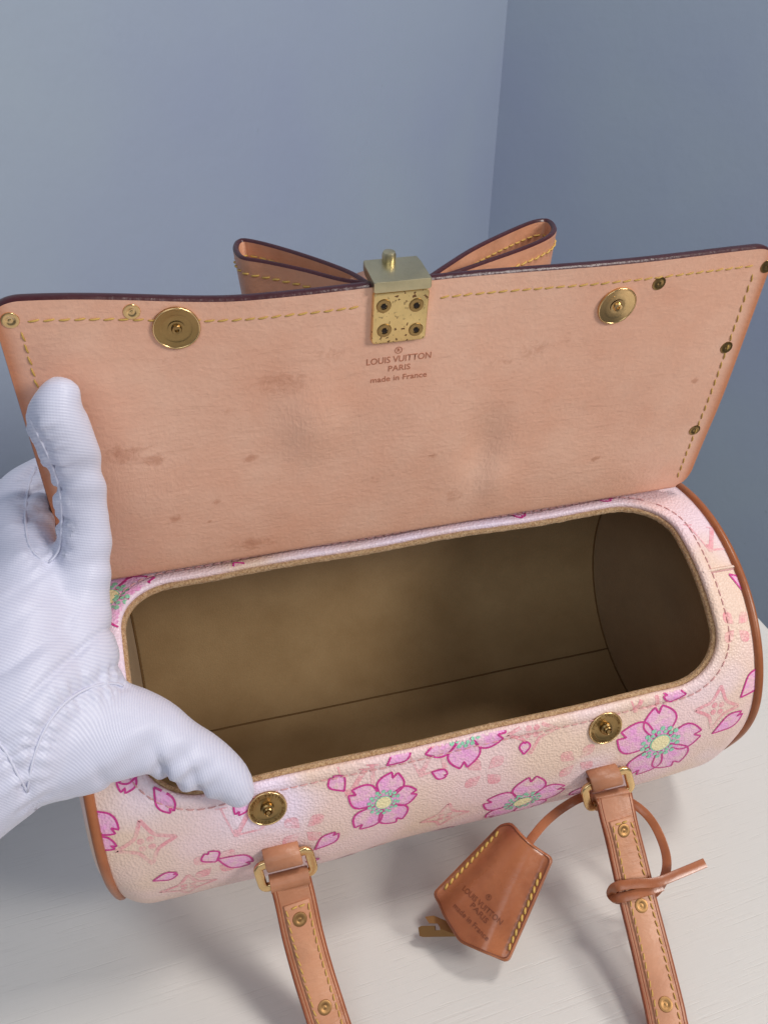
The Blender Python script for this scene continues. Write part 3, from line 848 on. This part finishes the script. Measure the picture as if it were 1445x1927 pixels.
ep = np.clip(1.25 - (WF - np.abs(GU)) / .0042, 0, 1) ** 1.5 * .9 + .25 * np.exp(-np.abs(GV) / .004)
cz = np.zeros(P.shape[:2])
for (u, v), su, sv in ((D['dents'][0], .022, .022), (D['dents'][1], .016, .026), ((-.095, .045), .018, .022)):
    cz = np.maximum(cz, np.exp(-((GU - u) / su) ** 2 - ((GV - v) / sv) ** 2))
for nm, arr in (('stain', st), ('edge_patina', np.clip(ep, 0, 1)), ('crease', cz)):
    at_ = me.attributes.new(nm, 'FLOAT', 'POINT'); at_.data.foreach_set('value', arr.ravel().astype(np.float32))
mb = MB(); mb.grid(Q, 0); mb.build('outer_leather', M['flap_back'], flap)
def edge_strip(A, B, outd, bulge):
    k = [0, .18, .5, .82, 1]; h = [0, .75, 1, .75, 0]
    return np.array([A * (1 - t) + B * t + outd * bulge * x for t, x in zip(k, h)])
mb = MB()
A, B = P[-1], Q[-1]; mb.grid(edge_strip(A, B, nrmz(dV[-1]), .0007), 0)
mb.build('top_edge', M['burgundy'], flap)
for j, sg in ((0, -1), (-1, 1)):
    mb = MB(); mb.grid(edge_strip(P[:, j], Q[:, j], sg * nrmz(dU[:, j]), .0006), 0)
    mb.build('side_edge', M['brown_edge'], flap)
# stitching along the flap
mb = MB()
for seg in (
    [(u, top_v(u) - .0062) for u in np.linspace(-.1198, -.0195, 60)],
    [(u, top_v(u) - .0062) for u in np.linspace(.0022, .1198, 70)],
    [(-.1200, v) for v in np.linspace(.108, .004, 60)],
    [(.1200, v) for v in np.linspace(.101, .004, 60)]):
    pp = np.array([flap_pt(u, v) for u, v in seg]); nn = np.array([flap_n(u, v) for u, v in seg])
    stitches(mb, pp, nn, .0040, .0031, .00029, .0000, slant=.0005)
mb.build('flap_stitching', M['thread'], flap, kind='stuff')
# rivets
def rivet(c, n, r, parent, mat, name='rivet'):
    mb = MB()
    mb.lathe(c, n, [(.0001, .00030), (r * .16, .00030), (r * .22, .00022), (r * .40, .00022), (r * .46, .00034), (r * .80, .00034), (r * .95, .00026), (r, .00005), (r, -.0006)], 24)
    mb.build(name, mat, parent, auto=45)
for k, (u, v) in enumerate(D['rivets_flap']):
    rivet(flap_pt(u, v), flap_n(u, v), .0025, flap, M['gold'] if k in (0, 1) else M['gold_old'])
# snaps on the flap: disc with hub
def snap(c, n, parent, mat, stud, letters):
    c = np.asarray(c); n = nrmz(n); r = .0069
    mb = MB()
    mb.lathe(c, n, [(r * .30, .00062), (r * .60, .0006), (r * .66, .0007), (r * .70, .00078), (r * .94, .0008), (r * .985, .0009), (r, .0003), (r, -.0008)], 48)
    so = mb.build('snap', mat, parent, auto=45)
    mb = MB()
    if stud == 'male':
        mb.lathe(c, n, [(.0001, .0030), (r * .10, .0030), (r * .13, .0024), (r * .2, .0030), (r * .25, .0027), (r * .25, .0018), (r * .34, .0015), (r * .36, .0007)], 28)
    else:
        mb.lathe(c, n, [(.0001, .0010), (r * .09, .0010), (r * .10, .0017), (r * .19, .0018), (r * .22, .0015), (r * .23, .0009), (r * .36, .0009)], 28)
    mb.build('stud', mat, so, auto=40)
    mb = MB(); x_ = nrmz(np.cross(n, V(.3, .2, .9))); y_ = np.cross(n, x_)
    mb.tube([c + n * .0007 + (x_ * math.cos(q) + y_ * math.sin(q)) * r * .965 for q in np.arange(48) * 2 * np.pi / 48], circ(.00034, 8), closed=True)
    mb.build('snap_rim', M['gold'], so)
    if letters:
        x = nrmz(V(1, 0, 0) - n * n[0]); y = np.cross(n, x)
        mb = MB(); word = 'LOUIS VUITTON'
        for rep in (0, 1):
            for i, ch in enumerate(word):
                if ch == ' ': continue
                a = math.pi * (.93 - .86 * i / (len(word) - 1)) - rep * math.pi
                def place(px, py, pz, a=a):
                    rr = r * .80
                    ca, sa = math.cos(a), math.sin(a)
                    qx = (rr + py) * ca + px * sa; qy = (rr + py) * sa - px * ca
                    return c + x * qx + y * qy + n * (.00105 + pz)
                add_text(mb, ch, .0013, place, extrude=.00004)
        mb.build('snap_lettering', M['gold_dark'], so)
M['gold_dark'] = brass('dark_brass', srgb(120, 86, 44), .35)
for u, v in D['snaps_flap']: snap(flap_pt(u, v), flap_n(u, v), bag, M['gold_old' if u < 0 else 'gold'], 'female', False)
for x, t in D['snaps_body']:
    t = math.radians(t); snap(body(x, t, .0002), bodyn(x, t), bag, M['gold_old'], 'male', True)
# pressed lettering on the flap
mb = MB()
(tx0, tv0), (tx1, tv1), (tx2, tv2), (tx3, tv3) = D['text_flap']
def fplace(cx, cv): return lambda x, y, z: flap_pt(cx + x, cv + y, .00004 + z)
add_registered(mb, tx0, tv0 + .0004, .0013, fplace(0, 0))
add_text(mb, 'LOUIS VUITTON', .0034, fplace(tx1, tv1 - .0001), .0222, .0001)
add_text(mb, 'PARIS', .0031, fplace(tx2, tv2), .0076, .0001)
add_text(mb, 'made in France', .0031, fplace(tx3, tv3), .0196, .0001)
mb.build('pressed_lettering', M['emboss'], flap)
# clasp
cu = (D['clasp'][0][0] + D['clasp'][1][0]) / 2 - .0006; cw = .0180
cv0 = .0890; cv1 = VT - .0013
mb = MB()
def box_pts(u0, u1, v0, v1, d0, d1, rad=.0008, mat=0):
    """rounded plate in flap coordinates: u, v, depth towards the viewer"""
    prof = np.array(rrect(u1 - u0, v1 - v0, rad * 1.6, 4)) + V((u0 + u1) / 2, (v0 + v1) / 2)
    c = prof.mean(0)
    def lay(ins, d): return np.array([flap_frame(*(c + (p - c) * (1 - ins / np.linalg.norm(p - c))), d) for p in prof])
    rows = [lay(rad, d0), lay(0, d0 + (d1 - d0) * .25), lay(0, d1 - rad * .6), lay(rad * .35, d1 - rad * .15), lay(rad, d1)]
    k = mb.n; mb.grid(np.array(rows), mat, cv=True); n = len(prof)
    mb.f.append(tuple(k + i for i in range(n))); mb.m.append(mat); mb.f.append(tuple(k + 4 * n + i for i in range(n))); mb.m.append(mat)
fb = flap_s(cu, .098) - (FP0 + FUP * .098 + V(cu, 0, 0))
def flap_frame(u, v, d): return FP0 + FUP * v + V(u, 0, 0) + FN * d + fb
box_pts(cu - cw / 2, cu + cw / 2, cv0, cv1, -.0004, .0022)
clasp = mb.build('clasp_plate', M['gold_pitted'], bag, auto=18)
mb = MB(); box_pts(cu - cw / 2 - .0002, cu + cw / 2 + .0002, cv1 + .0004, cv1 + .0040, -.0118, .0026, .00035)
mb.build('clasp_block', M['steel'], clasp, auto=18)
mb = MB(); pb = flap_frame(cu - .0012, cv1 + .0036, -.0098)
mb.tube([pb, pb + FUP * .0010, pb + FUP * .0028, pb + FUP * .0036, pb + FUP * .0039], circ(.0022, 20), scale=[1, 1, 1, .85, .4]); mb.build('clasp_pin', M['steel'], clasp, auto=40)
for u, v in D['screws']:
    mb = MB(); c = flap_frame(u, v, .0022)
    mb.lathe(c, FN, [(.00105, -.0001), (.00115, .00035), (.0017, .00042), (.0022, .00035), (.0024, .0001), (.0024, -.0003)], 24)
    so = mb.build('screw', M['gold_old'], clasp, auto=40)
    mb = MB(); t = np.arange(12) * 2 * np.pi / 12
    ring = [c + FN * .00030 + (V(1, 0, 0) * math.cos(a) + FUP * math.sin(a)) * (.00115 if k % 2 == 0 else .00075) for k, a in enumerate(t)]
    mb.add([c + FN * .00005] + ring, [(0, 1 + i, 1 + (i + 1) % 12) for i in range(12)]); mb.build('recess', M['dark_hole'], so) if False else mb.build('screw_recess', M['dark_hole'], clasp)

# ------------------------------------------------------------------ bow on the outside of the flap
bow_root = None
def offset_loop(p, d):
    t = np.roll(p, -1, 0) - np.roll(p, 1, 0); t = nrmz(t); n = np.stack([t[:, 1], -t[:, 0]], 1)
    return p + n * d
for key, sg in (('bowL', 1), ('bowR', -1)):
    raw = np.array(D[key])
    p = spline(np.array(raw)[:, :2], .0012)
    zt = raw[0][2]
    if sg < 0: pass
    # closed teardrop: outer and inner outline, leather 2.2 mm thick
    area2 = np.sum(p[:, 0] * np.roll(p[:, 1], -1) - np.roll(p[:, 0], -1) * p[:, 1])
    sgn = 1 if area2 > 0 else -1
    inner = offset_open = None
    t = nrmz(np.gradient(p, axis=0)); nn = np.stack([-t[:, 1], t[:, 0]], 1) * sgn
    inn = p + nn * .0021
    # slant: the loop leans back a little going down and gets narrower
    def lay(q, dz, ins=0.0):
        c = V(cu, .012); k = 1 - .06 * dz / .03
        w = c + (q - c) * k
        return np.stack([w[:, 0], w[:, 1] - .12 * dz, np.full(len(w), zt - dz)], 1)
    dzs = [0.0006, .002, .006, .012, .02, .028, .034]
    mb = MB()
    Po = np.array([lay(p, z) for z in dzs]); Pi = np.array([lay(inn, z) for z in dzs])
    mb.grid(Po, 0); mb.grid(Pi, 0)
    mb.grid(np.stack([Po[-1], Pi[-1]]), 0)
    bl = mb.build('bow_loop', M['flap_back'], bag)
    mb = MB()
    top = np.array([lay(p, .0006), lay(p + nn * .0004, 0), lay(p + nn * .0010, -.0003), lay(p + nn * .0017, 0), lay(inn, .0006)]); mb.grid(top, 0)
    mb.build('bow_edge', M['burgundy'], bl)
    mb = MB()
    no = np.concatenate([-nn, np.zeros((len(nn), 1))], 1)
    stitches(mb, lay(p, .0052)[4:-4], no[4:-4], .0040, .0031, .00036, .0001, slant=.0006)
    stitches(mb, lay(inn, .0052)[4:-4], -no[4:-4], .0040, .0031, .00034, .0001)
    mb.build('bow_stitching', M['thread'], bl, kind='stuff')
# knot band at the back that carries the loops
mb = MB()
kz = np.linspace(.2455, .208, 8)
P2 = np.array([[V(cu + .0115 * math.sin(a) * 1.0, .006 - .006 * math.cos(a) if math.cos(a) > 0 else .006 - .008 * math.cos(a), z) for a in np.linspace(0, 2 * np.pi, 33)[:-1]] for z in kz])
mb.grid(P2, 0, cv=True); mb.f.append(tuple(range(32))); mb.m.append(0)
mb.build('bow_knot', M['flap_back'], bag)

# ------------------------------------------------------------------ handle: tabs, rings, strap
def wrap_tab(xc, parent, lean):
    w = .0132
    prof = [(-.0690, .0655), (-.0715, .0662), (-.0745, .0655), (-.0765, .0630), (-.0768, .0603), (-.0755, .0584), (-.0730, .0579), (-.0690, .0585)]
    pr = spline(np.array(prof), .0006); t = nrmz(np.gradient(pr, axis=0)); nn = np.stack([t[:, 1], -t[:, 0]], 1)
    if (nn[len(nn) // 2][0]) > 0: nn = -nn
    inn = pr - nn * .0018
    mb = MB()
    xsn = [-w / 2, -w / 2 + .0005, 0, w / 2 - .0005, w / 2]
    def row(q, x, push=0): return [V(xc + x + lean * (z - .063), y, z) for y, z in q]
    O = np.array([row(pr - nn * .0004, xsn[0]), row(pr, xsn[1]), row(pr, xsn[2]), row(pr, xsn[3]), row(pr - nn * .0004, xsn[4])])
    I = np.array([row(inn, x) for x in xsn])
    mb.grid(O, 0); mb.grid(I, 0)
    for k in (0, -1): mb.grid(np.stack([O[k], I[k]]), 1)
    return mb.build('handle_tab', [M['tan'], M['brown_edge']], parent)
def ring_link(xt, xb, yt, zt, yb, zb, parent):
    w, r = .0192, .0020
    c = V((xt + xb) / 2, (yt + yb) / 2, (zt + zb) / 2); up = nrmz(V((xt - xb), yt - yb, zt - zb)); h = np.linalg.norm(V(xt - xb, yt - yb, zt - zb))
    side = nrmz(V(1, 0, 0) - up * up[0])
    path = [c + side * a + up * b for a, b in rrect(w, h, r, 6)]
    mb = MB(); path = np.array(path)
    path = resample(np.vstack([path, path[:1]]), .0008)[:-1]
    nrm = np.cross(side, up)
    mb.tube(path, rrect(.0020, .0034, .0007, 3), S=nrm, closed=True)
    return mb.build('handle_ring', M['gold'], parent, auto=60)
handle = None
ZL = [.0535, .0460, .0360, .0250, .0150, .0090]; ZR = [.0550, .0495, .0390, .0285, .0190, .0120, .0080]
CAMC = V(*D['cam']['C'])
def relift(p, z):
    """same sight line, other height"""
    p = V(*p); d = p - CAMC; return CAMC + d * (z - CAMC[2]) / d[2]
L = [relift(p, z) for p, z in zip(D['strapL'], ZL)]
Rr = [relift(p, z) for p, z in zip(D['strapR'], ZR)]
arch = [(-.0570, -.150, .0040), (-.042, -.186, .0030), (-.015, -.208, .003), (.016, -.210, .003), (.040, -.192, .0042), (.0560, -.172, .0042)]
strap_pts = np.array(L + [V(*a) for a in arch] + Rr[::-1])
sp = spline(strap_pts, .0015)
T = nrmz(np.gradient(sp, axis=0)); SD = nrmz(np.cross(T, V(0, 0, 1)))
NN = np.cross(SD, T)   # points up
NN = NN * np.sign(NN[:, 2:3] + 1e-9)
mb = MB(); mb.tube(sp, rrect(.0143, .0026, .0008, 3), S=SD)
strap = mb.build('handle', [M['tan'], M['brown_edge']], bag, auto=None)
for p in strap.data.polygons:
    pass
# dark painted edges of the strap
for sg in (-1, 1):
    mb = MB(); mb.tube(sp + SD * sg * .0071, rrect(.0009, .0022, .0004, 2), S=SD)
    mb.build('handle_edge', M['brown_edge'], strap)
ds = np.r_[0, np.cumsum(np.linalg.norm(np.diff(sp, axis=0), axis=1))]
sel = (ds > .0085) & (ds < ds[-1] - .0085)
mb = MB(); mb.tube(sp[sel] + NN[sel] * .0015, rrect(.0098, .0012, .0005, 2), S=SD[sel])
mb.build('handle_patch', M['patch'], strap)
mb = MB()
for sg in (-1, 1):
    stitches(mb, (sp + NN * .0021 + SD * sg * .0041)[sel], NN[sel],   .0031, .0024, .00027, .0001, slant=.0004 * sg)
for e in (np.where(sel)[0][1], np.where(sel)[0][-2]):
    a = sp[e] + NN[e] * .0021; q = np.array([a + SD[e] * t for t in np.linspace(-.0042, .0042, 8)])
    stitches(mb, q, np.array([NN[e]] * 8), .0028, .0022, .00034, .0001)
mb.build('handle_stitching', M['thread'], strap, kind='stuff')
# edge creases
for sg in (-1, 1):
    mb = MB(); mb.tube(sp + NN * .00125 + SD * sg * .0060, circ(.00022, 5), S=SD); mb.build('handle_crease', M['brown_edge'], strap)
def rivet_on(p):
    p = V(*p); i = int(np.argmin([np.linalg.norm(np.cross(q - CAMC, nrmz(p - CAMC))) + (0 if q[2] < .06 else 1) for q in sp]))
    rivet(sp[i] + NN[i] * .0021, NN[i], .0027, strap, M['gold_dull'])
for q in D['rivL'] + D['rivR']: rivet_on(q)
for xc, xt_, xb_, lean, S0_ in ((L[0][0] - .0016, L[0][0] - .0016, L[0][0] - .0002, -.12, L[0]), (Rr[0][0] - .0034, Rr[0][0] - .0030, Rr[0][0] - .0004, -.25, Rr[0])):
    wrap_tab(xc, bag, lean)
    ring_link(xt_, xb_, -.0736, .0620, -.0765, .0522, bag)
    # leather fold round the lower bar
    mb = MB()
    c = V(xb_, -.0765, .0522)
    rows = []
    for a in np.linspace(math.radians(-60), math.radians(235), 22):
        rows.append([c + V(x, -.0034 * math.cos(a), .0034 * math.sin(a)) for x in (-.0072, -.0069, 0, .0069, .0072)])
    O = np.array(rows); I = np.array([[p + (c + V(p[0] - c[0], 0, 0) - p) * .45 for p in r] for r in rows])
    mb.grid(O); mb.grid(I); mb.grid(np.stack([O[:, 0], I[:, 0]])); mb.grid(np.stack([O[:, -1], I[:, -1]])); mb.grid(np.stack([O[0], I[0]])); mb.grid(np.stack([O[-1], I[-1]]))
    mb.build('handle_fold', M['tan'], strap, auto=60)

# ------------------------------------------------------------------ key holder hanging from the handle by a cord
A, ux, uy, un = (V(*q) for q in D['cl_frame'])
clo = thing('key_holder', tuple(A), 'shiny honey leather bell-shaped key cover with yellow stitching beside the right strap', 'key holder')
def clp(x, y, d=0.0): return A + ux * x + uy * y + un * d
out = np.array(D['cl_out'])
def round_poly(p, r, k=5):
    q = []
    n = len(p)
    for i in range(n):
        a, b, c = p[i - 1], p[i], p[(i + 1) % n]
        d1 = (a - b); d2 = (c - b); l1, l2 = np.linalg.norm(d1), np.linalg.norm(d2)
        rr = min(r, l1 * .4, l2 * .4); s, e = b + d1 / l1 * rr, b + d2 / l2 * rr
        for t in np.linspace(0, 1, k): q.append((1 - t) ** 2 * s + 2 * t * (1 - t) * b + t * t * e)
    return np.array(q)
ol = round_poly(out, .0022); ol = resample(np.vstack([ol, ol[:1]]), .0011)[:-1]
cc = V(.0185, .0195)
def bulge(p):
    # rounded over the key: highest along the middle, low at the stitched edges
    a, b = V(*D['cl_stL'][0]), V(*D['cl_stL'][1]); c, d = V(*D['cl_stR'][0]), V(*D['cl_stR'][1])
    def dist(q, a, b): t = nrmz(b - a); w = q - a; return abs(w[0] * t[1] - w[1] * t[0])
    x, y = dist(p, a, b), dist(p, c, d); k = 2 * x * y / (x + y + 1e-6) / .012
    k = max(0, min(1, (k - .12)))
    return .0048 * k * k * (3 - 2 * k)
def cl_face(sg, base, mats):
    mb = MB(); nr = 16
    rows = [[clp(*(cc + (p - cc) * t), base + sg * bulge(cc + (p - cc) * t)) for p in ol] for t in np.linspace(.0005, .965, nr)]
    rows.append([clp(*(cc + (p - cc) * .99), base - sg * .0004 + sg * bulge(cc + (p - cc) * .99)) for p in ol])
    rows.append([clp(*p, base - sg * .0011) for p in ol])
    rows.append([clp(*(cc + (p - cc) * .99), base - sg * .0019) for p in ol])
    mb.grid(np.array(rows), 0, cv=True)
    return mb
cl_front = cl_face(1, .0022, 0).build('front_cover', M['honey'], clo)
cl_face(-1, -.0022, 0).build('back_cover', M['honey'], clo)
mb = MB()
q = [clp(*(cc + (p - cc) * .952), .0022 + bulge(cc + (p - cc) * .952) + .00005) for p in ol]
mb.tube(q, circ(.00024, 5), closed=True); mb.build('edge_crease', M['emboss2'], cl_front)
for kk in ('cl_stL', 'cl_stR'):
    mb = MB(); a, b = V(*D[kk][0]), V(*D[kk][1])
    q = np.array([a + (b - a) * t for t in np.linspace(0, 1, 24)])
    stitches(mb, np.array([clp(*p, .0022 + bulge(p)) for p in q]), np.array([un] * 24), .0029, .0023, .00052, .0002, slant=.0008)
    mb.build('cover_stitching', M['thread'], cl_front, kind='stuff')
mb = MB()
def clplace(c, dx, dy):
    return lambda x, y, z: (lambda p: clp(*p, .0022 + bulge(p) + .00008 + z))(c + dx * x + dy * y)
for (a, b), txt, sz in zip(D['cl_text'], ('LOUIS VUITTON', 'PARIS', 'made in France'), (.0031, .0029, .0029)):
    a, b = V(*a), V(*b); dx = nrmz(b - a); dy = V(-dx[1], dx[0]); add_text(mb, txt, sz, clplace((a + b) / 2, dx, dy), np.linalg.norm(b - a), .0001)
c0 = V(*D['cl_r']); add_registered(mb, 0, 0, .0011, clplace(c0, dx, dy))
mb.build('pressed_lettering', M['emboss2'], cl_front)
# keys
k = [V(*q) for q in D['keys']]
for i, (a, b, d, w) in enumerate(((k[0], k[1], -.0008, .0040), (k[2], k[3] + V(.003, 0), .0004, .0034))):
    mb = MB(); dx = nrmz(b - a); dy = V(-dx[1], dx[0]); L_ = np.linalg.norm(b - a) + .012
    if i == 0: prof = [(0, -.4), (.05, -.5), (.95, -.5), (.95, .5), (.55, .5), (.55, .2), (.47, .2), (.47, .5), (.34, .5), (.34, .1), (.26, .1), (.26, .5), (.05, .5), (0, .35)]
    else: prof = [(0, .1), (.10, -.4), (.22, -.1), (.30, -.5), (.95, -.5), (.95, .5), (.3, .5), (.12, .55)]
    pts = [a + dx * (x * L_) + dy * (y * w) for x, y in prof]; n = len(pts)
    tl = lambda p: float((p - a) @ dy) * (.55 if i == 0 else -.4)
    lo = [clp(*p, d - .0011 + tl(p)) for p in pts]; hi = [clp(*p, d + .0009 + tl(p)) for p in pts]
    tri = [t for t in tessellate_polygon([[Vector((p[0], p[1], 0)) for p in pts]])]
    mb.add(lo + hi, [tuple(reversed(t)) for t in tri] + [tuple(j + n for j in t) for t in tri] + [(j, (j + 1) % n, n + (j + 1) % n, n + j) for j in range(n)])
    mb.build('key', M['gold_dull'], clo, smooth=False)
for nm in ('cord', 'cord2'):
    q = spline(np.array(D[nm]), .0012)
    mb = MB(); vd = q - V(*D['cam']['C']); tq = nrmz(np.gradient(q, axis=0)); mb.tube(q, rrect(.0036, .0014, .0003, 2), S=np.cross(tq, vd))
    if nm == 'cord': cord = mb.build('cord', M['honey'], clo, auto=40)
    else: mb.build('cord_wrap', M['honey'], cord, auto=40)

# ------------------------------------------------------------------ gloved hand
hand = thing('gloved_hand', tuple(D['pivot']), 'hand in a white ribbed glove holding the flap and front rim open at left', 'hand')
H = D['hand']; PV = V(*D['pivot'])
mb = MB()
for nm, ch in H.items():
    q = spline(np.array(ch), .0022); path = q[:, :3]; r = q[:, 3]
    # rounded ends
    t0 = nrmz(path[0] - path[1]); t1 = nrmz(path[-1] - path[-2])
    hd = [(path[0] + t0 * r[0] * s, r[0] * math.sqrt(max(0, 1 - s * s))) for s in (.98, .85, .6, .3)]
    tl = [(path[-1] + t1 * r[-1] * s, r[-1] * math.sqrt(max(0, 1 - s * s))) for s in (.3, .6, .85, .98)]
    pp = np.array([h[0] for h in hd] + list(path) + [h[0] for h in tl]); rr = np.array([h[1] for h in hd] + list(r) + [h[1] for h in tl])
    mb.tube(pp, circ(1.0, 20), scale=rr)
g = mb.build('glove_base', M['glove'])
md = g.modifiers.new('union', 'REMESH'); md.mode = 'VOXEL'; md.voxel_size = .0013; md.use_smooth_shade = True
ms = g.modifiers.new('relax', 'SMOOTH'); ms.factor = .5; ms.iterations = 22
dg = bpy.context.evaluated_depsgraph_get()
gm = bpy.data.meshes.new_from_object(g.evaluated_get(dg))
bpy.data.objects.remove(g)
nv = len(gm.vertices)
gv = np.zeros(nv * 3); gm.vertices.foreach_get('co', gv); gv = gv.reshape(-1, 3)
gn = np.zeros(nv * 3); gm.vertices.foreach_get('normal', gn); gn = gn.reshape(-1, 3)
imx, imy = V(*D['cam']['Rt']), -V(*D['cam']['U'])
rel = gv - PV; px, py = rel @ imx, rel @ imy
dep = (gv - V(*D['cam']['C'])) @ V(*D['cam']['F'])
wts = {}; arc = {}
for nm, ch in H.items():
    q = spline(np.array(ch), .004); best = np.full(nv, 1e9); sarc = np.zeros(nv)
    d = np.r_[0, np.cumsum(np.linalg.norm(np.diff(q[:, :3], axis=0), axis=1))]
    for i in range(len(q)):
        dd = np.linalg.norm(gv - q[i, :3], axis=1) / q[i, 3]
        k = dd < best; best[k] = dd[k]; sarc[k] = d[i]
    wts[nm] = np.exp(-(best / .35) ** 1.0); arc[nm] = sarc
fing = wts['index'] + wts['middle'] + wts['ring'] + wts['pinky']
palm = wts['palmA'] + wts['palmB'] + wts['palmC']
tot = fing + palm + wts['thumb'] + 1e-9
cI = py * 1.0 - px * .05; cP = -.50 * px + .86 * py; cT = -.97 * px + .22 * py
rib = (fing * cI + palm * cP + wts['thumb'] * cT) / tot
rib2 = (fing * (px) + palm * (.86 * px + .5 * py) + wts['thumb'] * (.22 * px + .97 * py)) / tot
# folds in the cloth
def folds(s, seed, lam):
    a = np.abs(np.sin(s / lam * np.pi + .6 * np.sin(s / lam * 2.1 + seed) + seed)); return 1 - 2.2 * (1 - a) ** 2
lowside = np.clip(gn @ imy, -1, 1); leftside = np.clip(-(gn @ imx), -1, 1)
tw = wts['thumb'] / tot; iw = wts['index'] / tot; pw = palm / tot; mw = wts['middle'] / tot
disp = np.zeros(nv)
sT = px * .95 + py * .25
low2 = np.clip(lowside * 1.5 - .15, 0, 1)
disp += tw * low2 * np.clip((.041 - px) / .010, 0, 1) * .0017 * folds(sT - py * .35, .7, .0108) * np.clip((px - .002) / .01, .2, 1)
disp += tw * .0007 * np.sin((sT * .8 + py * 1.1) / .0125 * 2 * np.pi + 1.5 * np.sin(py * 160)) * np.clip(lowside + .75, 0, 1) * np.clip((.045 - px) / .012, 0, 1)
disp += iw * np.clip(leftside * 1.4 - .2, 0, 1) * .0010 * folds(py + .0012 * np.sin(py * 310), .3, .0088) * np.clip((-py - .01) / .01, 0, 1) * np.clip((py + .076) / .012, 0, 1)
disp += iw * .0004 * np.sin((py + px * .4) / .0135 * 2 * np.pi + 1.2 * np.sin(py * 210))
disp += mw * np.clip(-leftside + .3, 0, 1) * .0008 * folds(py + px, .5, .012)
disp += pw * .0015 * folds(px * .55 + py * .85 + .004 * np.sin(px * 130), .2, .015) * np.clip(1 - np.abs(py + .004) / .02, 0, 1)
disp += pw * .0012 * folds(px * .75 + py * .45 + .003 * np.sin(py * 150 + px * 60), 1.1, .024) * np.clip((py - .004) / .012, 0, 1)
gv2 = gv + gn * disp[:, None]
def seam_paths(verts):
    bv = BVHTree.FromPolygons([Vector(p) for p in verts], [tuple(p.vertices) for p in gm.polygons])
    res = []; C_ = Vector(D['cam']['C'])
    for sm in D['seams']:
        pts = []; last = None
        for p in spline(np.array(sm), .0015):
            h = bv.ray_cast(C_, (Vector(p) - C_).normalized())
            if h[0] is None: h = bv.find_nearest(Vector(p))
            p2 = np.array(h[0]) + np.array(h[1]) * .00005
            if last is not None and np.linalg.norm(p2 - last) > .010: continue
            pts.append(p2); last = p2
        if len(pts) > 4:
            pts = np.array(pts)
            for _ in range(3): pts[1:-1] = pts[1:-1] * .5 + (pts[:-2] + pts[2:]) * .25
            res.append(pts)
    return res
for pts in seam_paths(gv2):
    d = np.full(nv, 1e9); sa = np.zeros(nv); acc = np.r_[0, np.cumsum(np.linalg.norm(np.diff(pts, axis=0), axis=1))]
    for p, a in zip(pts, acc):
        q = np.linalg.norm(gv2 - p, axis=1); k = q < d; d[k] = q[k]; sa[k] = a
    gv2 = gv2 + gn * (-.0007 * np.exp(-(d / .0016) ** 2) + .00045 * np.sin(sa / .0042 * 2 * np.pi + 2 * np.sin(sa * 400)) * np.exp(-((d - .003) / .0026) ** 2))[:, None]
gm.vertices.foreach_set('co', (gv2 - PV).ravel())
for nm, arr in (('rib', rib), ('rib2', rib2)):
    a_ = gm.attributes.new(nm, 'FLOAT', 'POINT'); a_.data.foreach_set('value', arr.astype(np.float32))
gm.materials.clear(); gm.materials.append(M['glove']); gm.update(); gm.shade_smooth()
gm.name = 'glove'
glove = bpy.data.objects.new('glove', gm); COL.objects.link(glove); glove.parent = hand
for pts in seam_paths(gv2):
    mb = MB(); mb.tube(pts, circ(.00045, 6)); mb.build('glove_seam', M['thread_white'], glove)
